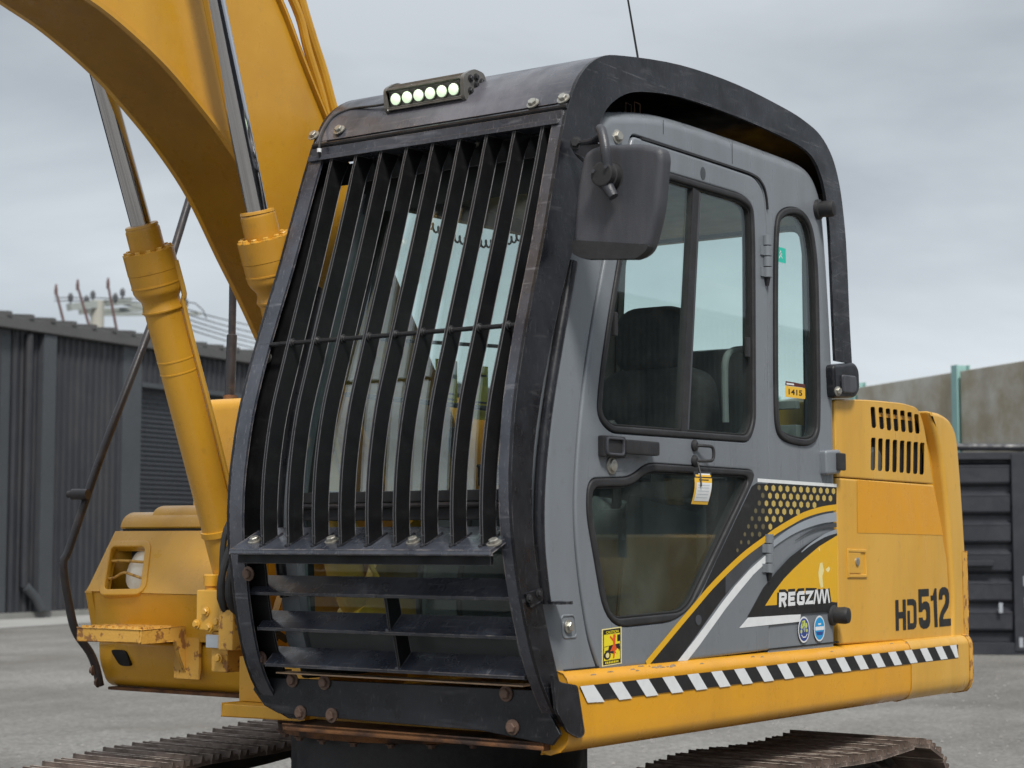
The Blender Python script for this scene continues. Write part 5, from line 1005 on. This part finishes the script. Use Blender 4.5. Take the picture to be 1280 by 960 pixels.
# REGZAM lettering
o0 = S(973.5, 758.5, .0065); o1_ = S(1038, 754.5, .0065); ht = S(973, 741, .0065)[1]-o0[1]; wt = o1_[0]-o0[0]
def lm(a, b_, d=0): return (.0072+d, o0[0]+(a+.28*(b_)/6.4)*wt/6.4, o0[1]+b_*ht+(a/6.4)*.004)
def letter(bm, x, strokes, w_=.27, grow=0):
    for pts in strokes:
        letter.n += 1; dd = .00004*(letter.n % 12)
        stroke(bm, [(x+a, b_) for a, b_ in pts], w_+grow, lambda a, b_: lm(a, b_, dd-(.0008 if grow else 0)))
letter.n = 0
LET = [(0, [[(.13, -.02), (.13, 1.02)], [(.0, .88), (.62, .88), (.76, .80), (.76, .60), (.64, .50), (.1, .50)], [(.46, .5), (.78, -.02)]]),
       (1.08, [[(.13, 0), (.13, 1)], [(.0, .87), (.85, .87)], [(.1, .50), (.75, .50)], [(.0, .13), (.85, .13)]]),
       (2.15, [[(.9, .87), (.26, .87), (.13, .76), (.13, .24), (.26, .13), (.72, .13), (.80, .22), (.80, .5), (.48, .5)]]),
       (3.2, [[(.02, .87), (.82, .87), (.14, .13), (.98, .13)]]),
       (4.12, [[(.14, -.02), (.40, 1.02)], [(.50, 1.02), (.78, -.02)], [(.84, -.02), (1.08, 1.02)], [(1.18, 1.02), (1.46, -.02)], [(1.52, -.02), (1.74, 1.02)], [(1.84, 1.02), (2.12, -.02)]])]
for grow, mat, nm in ((.42, 'printblack', 'lettering_shadow'), (0, 'white', 'lettering')):
    bm = B()
    for x, st in LET: letter(bm, x, st, .27 if x < 4 else .19, grow)
    P(nm, bm, mat, parent=cab)
# round stickers
for (u, v, rx, ry_, inner, n_) in ((1003, 787, .0, 0, 'blueprint', 0), (1022.5, 785.5, 0, 0, 'skyprint', 1)):
    c = S(u, v); rr = .052; rz = .047; ra = .046
    bm = B(); sheet(bm, disc(c[0], c[1], ra, rz, 30), .0005+.0055); st_ = P('round_sticker', bm, 'white', parent=cab)
    bm = B(); sheet(bm, disc(c[0], c[1], ra-.006, rz-.006, 30), .0010+.0055); P('sticker_field', bm, inner, parent=cab)
    if n_ == 0:
        for a, b_, q in ((0, .022, .013), (-.017, .012, .010), (.018, .014, .010), (-.022, -.006, .008), (.0, .004, .006), (.022, -.004, .007), (-.012, .026, .007)):
            bm = B(); sheet(bm, [(c[0]+a+x_*q, c[1]+b_+z_*q) for x_, z_ in ((-1, -.6), (0, -1), (.9, -.3), (.7, .8), (-.2, 1), (-.9, .5))], .0070); P('sticker_mark', bm, 'limeprint', parent=cab)
        bm = B(); sheet(bm, disc(c[0]+.003, c[1]+.0, .008, .009, 12), .0073); P('sticker_mark', bm, 'silver', parent=cab)
        bm = B(); stroke(bm, [(c[0]-.022, c[1]-.018), (c[0]-.01, c[1]-.027), (c[0]+.01, c[1]-.027), (c[0]+.024, c[1]-.016)], .004, lambda a, b_: (.0073, a, b_)); P('sticker_mark', bm, 'white', parent=cab)
    else:
        bm = B(); box(bm, (.0066, c[0]-.036, c[1]-.006), (.0068, c[0]+.036, c[1]+.007)); P('sticker_mark', bm, 'white', parent=cab)
        bm = B(); sheet(bm, [(c[0]-.02, c[1]-.024), (c[0]+.02, c[1]-.024), (c[0]+.030, c[1]-.012), (c[0]-.03, c[1]-.012)], .0068); P('sticker_mark', bm, 'blueprint', parent=cab)
        bm = B(); box(bm, (.0066, c[0]-.012, c[1]+.013), (.0068, c[0]+.012, c[1]+.019)); P('sticker_mark', bm, 'white', parent=cab)
# caution decal
c0 = S(753, 833.5, .0075); c1 = S(778, 831, .0075); c2 = S(754.5, 786.5, .0075); Wd = c1[0]-c0[0]; Hd = c2[1]-c0[1]
cm = lambda dd: (lambda a, b_, d: (.0056+dd, c0[0]+a*Wd, c0[1]+b_*Hd+a*.004))
def cau(poly, mat, dd, nm='decal_mark'): bm = B(); sheet(bm, poly, 0, cm(dd)); return P(nm, bm, mat, parent=dr)
cau([(0, 0), (1, 0), (1, 1), (0, 1)], 'printcream', 0, 'caution_decal'); cau([(.06, .03), (.94, .03), (.94, .97), (.06, .97)], 'printblack', .0003)
cau([(.10, .14), (.90, .14), (.90, .84), (.10, .84)], 'caution', .0006)
cau([(.12, .52), (.88, .56), (.9, .44), (.86, .34), (.55, .30), (.12, .40)], 'printblack', .0008); cau(disc(.26, .28, .17, .12, 18), 'printblack', .0009); cau(disc(.27, .28, .09, .07, 14), 'printcream', .0011); cau([(.12, .5), (.34, .52), (.3, .42), (.12, .40)], 'caution', .0011)
cau([(.76, .62), (.90, .62), (.90, .8), (.76, .8)], 'printblack', .0008); cau(disc(.75, .36, .09, .07, 10), 'caution', .0011)
cau([(.56, .82), (.68, .82), (.66, .55), (.74, .40), (.66, .38), (.60, .18), (.54, .18), (.58, .38), (.40, .38), (.56, .56), (.54, .64), (.38, .76), (.42, .80), (.56, .70)], 'redprint', .0012)
words('CAUTION', (.0068, c0[0]+Wd*.2, c0[1]+Hd*.865), (0, 1, .03), (0, 0, 1), Hd*.075, Wd*.62, 'decal_lettering', 'caution', dr, .02)
words('警告危険注意' if False else 'ELEVATED BOOM' if False else 'KEEP CLEAR' if False else 'IIIIIIIII', (.0068, c0[0]+Wd*.18, c0[1]+Hd*.05), (0, 1, .03), (0, 0, 1), Hd*.06, Wd*.64, 'decal_lettering', 'caution', dr, .02) if False else None
for k_ in range(8):
    a = .16+.085*k_; cau([(a, .055), (a+.06, .055), (a+.055, .115), (a+.01, .11)], 'caution', .0006)
# number label and exit sticker on the quarter glass
c0 = S(981.5, 496, -.006); c1 = S(1006.5, 499, -.006); tz = S(981.5, 482, -.006)[1]; sl = (c1[1]-c0[1])/(c1[0]-c0[0]); W_ = c1[0]-c0[0]; H_ = tz-c0[1]
bm = B(); sheet(bm, fillet([(c0[0], c0[1]), (c0[0]+W_, c0[1]+W_*sl), (c0[0]+W_, c0[1]+W_*sl+H_), (c0[0], tz)], .006, 2), -.0055); nl = P('number_label', bm, 'amber', parent=cab)
bm = B(); sheet(bm, [(c0[0], tz+.001), (c0[0]+W_, tz+.001+W_*sl), (c0[0]+W_, tz+W_*sl+.014), (c0[0]+.004, tz+.017)], -.0055); P('label_header', bm, pbr('dark_red_print', (.09, .02, .012), .5, bump=0), parent=cab)
words('1415', (-.0048, c0[0]+W_*.16, c0[1]+H_*.26+W_*.16*sl), (0, 1, sl), (0, 0, 1), H_*.5, W_*.68, 'label_number', 'printblack', cab, .02)
bm = B(); sheet(bm, [(c0[0]+.01, tz+.005), (c0[0]+.07, tz+.005+.06*sl), (c0[0]+.07, tz+.011+.06*sl), (c0[0]+.01, tz+.011)], -.0050); P('label_line', bm, 'white', parent=cab)
a = S(969, 326, -.006); b_ = S(982, 311, -.006); bm = B(); sheet(bm, [a, (b_[0], a[1]), b_, (a[0], b_[1])], -.0055); P('exit_sticker', bm, 'teal', parent=cab)
cx_, cz_ = (a[0]+b_[0])/2, (a[1]+b_[1])/2
bm = B(); sheet(bm, disc(cx_, cz_+.012, .004, n=8), -.0050); stroke(bm, [(cx_-.013, cz_-.014), (cx_-.003, cz_-.004), (cx_+.001, cz_+.007)], .005, lambda p_, q_: (-.005, p_, q_)); stroke(bm, [(cx_+.014, cz_-.012), (cx_+.004, cz_-.004), (cx_-.002, cz_-.002)], .004, lambda p_, q_: (-.005, p_, q_)); stroke(bm, [(cx_-.010, cz_+.006), (cx_+.012, cz_+.003)], .0035, lambda p_, q_: (-.005, p_, q_))
P('sticker_figure', bm, 'white', parent=cab)
# ================================================================== mirror
my = -.15
def SM(u, v): p = SY(u, v, my); return (p.x, p.z)
mo = fillet([SM(*q) for q in ((728, 190), (745, 181), (800, 178), (826, 184), (829, 196), (823, 265), (810, 312), (796, 322), (728, 322), (716, 316), (714, 300), (718, 240))], [.03, .02, .03, .03, .02, .1, .03, .03, .03, .02, .03, .1], 4)
bm = B(); plate(bm, mo, [], my, my+.045, lambda a, b, d: (a, d, b), .022, 0, 5); mir = P('mirror', bm, 'mirror_shell')
bm = B(); prism(bm, off(ccw(mo), .012), my+.0455, my+.048, lambda a, b, d: (a, d, b)); P('mirror_face', bm, 'mirrorglass', parent=mir)
bm = B(); band_ = [SM(*q) for q in ((715, 300), (812, 306), (808, 314), (796, 323.5), (728, 323.5), (715.5, 317))]; prism(bm, fillet(band_, .012, 3), my-.004, my+.03, lambda a, b, d: (a, d, b)); P('mirror_lower_band', bm, 'rubber', .01, mir, seg=3)
q = SY(763, 221, my); bm = B(); lathe(bm, q+Vector((0, .005, 0)), q+Vector((0, -1, 0)), [(0, .052), (.004, .050), (.006, .040), (.03, .040), (.032, .036), (.055, .036), (.058, .030)], 28); mk = P('ball_clamp', bm, 'rubber', parent=mir)
for dx, dz in ((-.022, .01), (.022, .018)):
    bm = B(); c = q+Vector((dx, -.058, dz)); lathe(bm, c, c+Vector((0, -1, 0)), [(0, .006), (.003, .006)], 10); P('clamp_screw', bm, 'mirror_shell', parent=mir)
bm = B(); lathe(bm, q+Vector((0, -.03, -.02)), SY(764, 241, my-.03), [(0, .02), (.03, .017), (.055, .015), (.056, .01)], 14); P('clamp_stub', bm, 'mirror_shell', parent=mir)
arm_ = [SY(u, v, y) for u, v, y in ((760, 213, my-.035), (757, 190, my-.045), (755, 176, my-.04), (752, 164, my-.03), (750, 161, my-.02))]
bm = B(); tube(bm, catmull([tuple(p) for p in arm_], 5), [.015]*21, 12); P('mirror_arm', bm, 'mirror_shell', parent=mir)
bm = B(); tube(bm, catmull([tuple(SY(u, v, y)) for u, v, y in ((750, 162, my-.02), (751, 170, my+.02), (742, 176, -.10), (722, 180, -.09))], 4), .011, 10); P('mirror_arm', bm, 'black', parent=mir)
br = [SM(*q_) for q_ in ((717, 170), (740, 171), (752, 176), (748, 190), (733, 196), (726, 190), (716, 186))]
bm = B(); prism(bm, fillet(br, .008, 2), -.10, -.094, lambda a, b, d: (a-.03, d, b)); P('mirror_bracket', bm, 'black', .001, mir)
bolt(SY(720, 179, -.10), (.3, -1, 0), mir, 'rubber', 1.3)
bm = B(); tube(bm, catmull([tuple(SY(u, v, -.09)) for u, v in ((716, 184), (722, 194), (732, 203))], 4), .005, 8); P('mirror_wire', bm, 'rubber', parent=mir)
# ================================================================== price tag hanging from the loop handle
tg = thing('hang_tag', 'white and amber paper tag tied to the loop handle of the cab door', 'tag', SX(875, 589, .04))
c0 = S(863.5, 630, .035); c1 = S(884, 631, .035); c2 = S(886.5, 590, .035); c3 = S(864.5, 589, .035)
def tq(a, b_): p = Vector(c0).lerp(Vector(c1), a).lerp(Vector(c3).lerp(Vector(c2), a), b_); return p
def tmap(bow): return lambda a, b_, d: (.036+d+.012*math.sin(b_*2.6)*bow, *tq(a, b_))
def tsheet(a0, a1, b0, b1, mat, d, nm):
    bm = B(); n = 8; vs = [[bm.verts.new(tmap(1)(a, b0+(b1-b0)*i/n, d)) for a in (a0, a1)] for i in range(n+1)]
    for i in range(n): bm.faces.new((vs[i][0], vs[i][1], vs[i+1][1], vs[i+1][0]))
    return P(nm, bm, mat, 0, tg)
tsheet(0, 1, 0, .80, 'amber', 0, 'card'); tsheet(0, 1, .80, 1.0, 'printblack', 0, 'card_header'); tsheet(.10, .98, .10, .66, 'white', .0008, 'paper_panel')
tsheet(.06, .94, .84, .90, 'amber', .0008, 'header_line'); tsheet(.25, .9, .90, .94, 'white', .0008, 'header_line'); tsheet(.25, .8, .73, .76, 'printblack', .0008, 'header_line')
for b0 in (.2, .3, .4, .5, .58): tsheet(.18, .85, b0, b0+.008, 'silver', .0012, 'ruled_line')
bm = B(); tube(bm, [SX(872, 578, .03), SX(875, 590, .045), SX(876.5, 608, .052)], .0035, 6); P('tie', bm, 'rubber', 0, tg)
print('objects', len(bpy.data.objects))
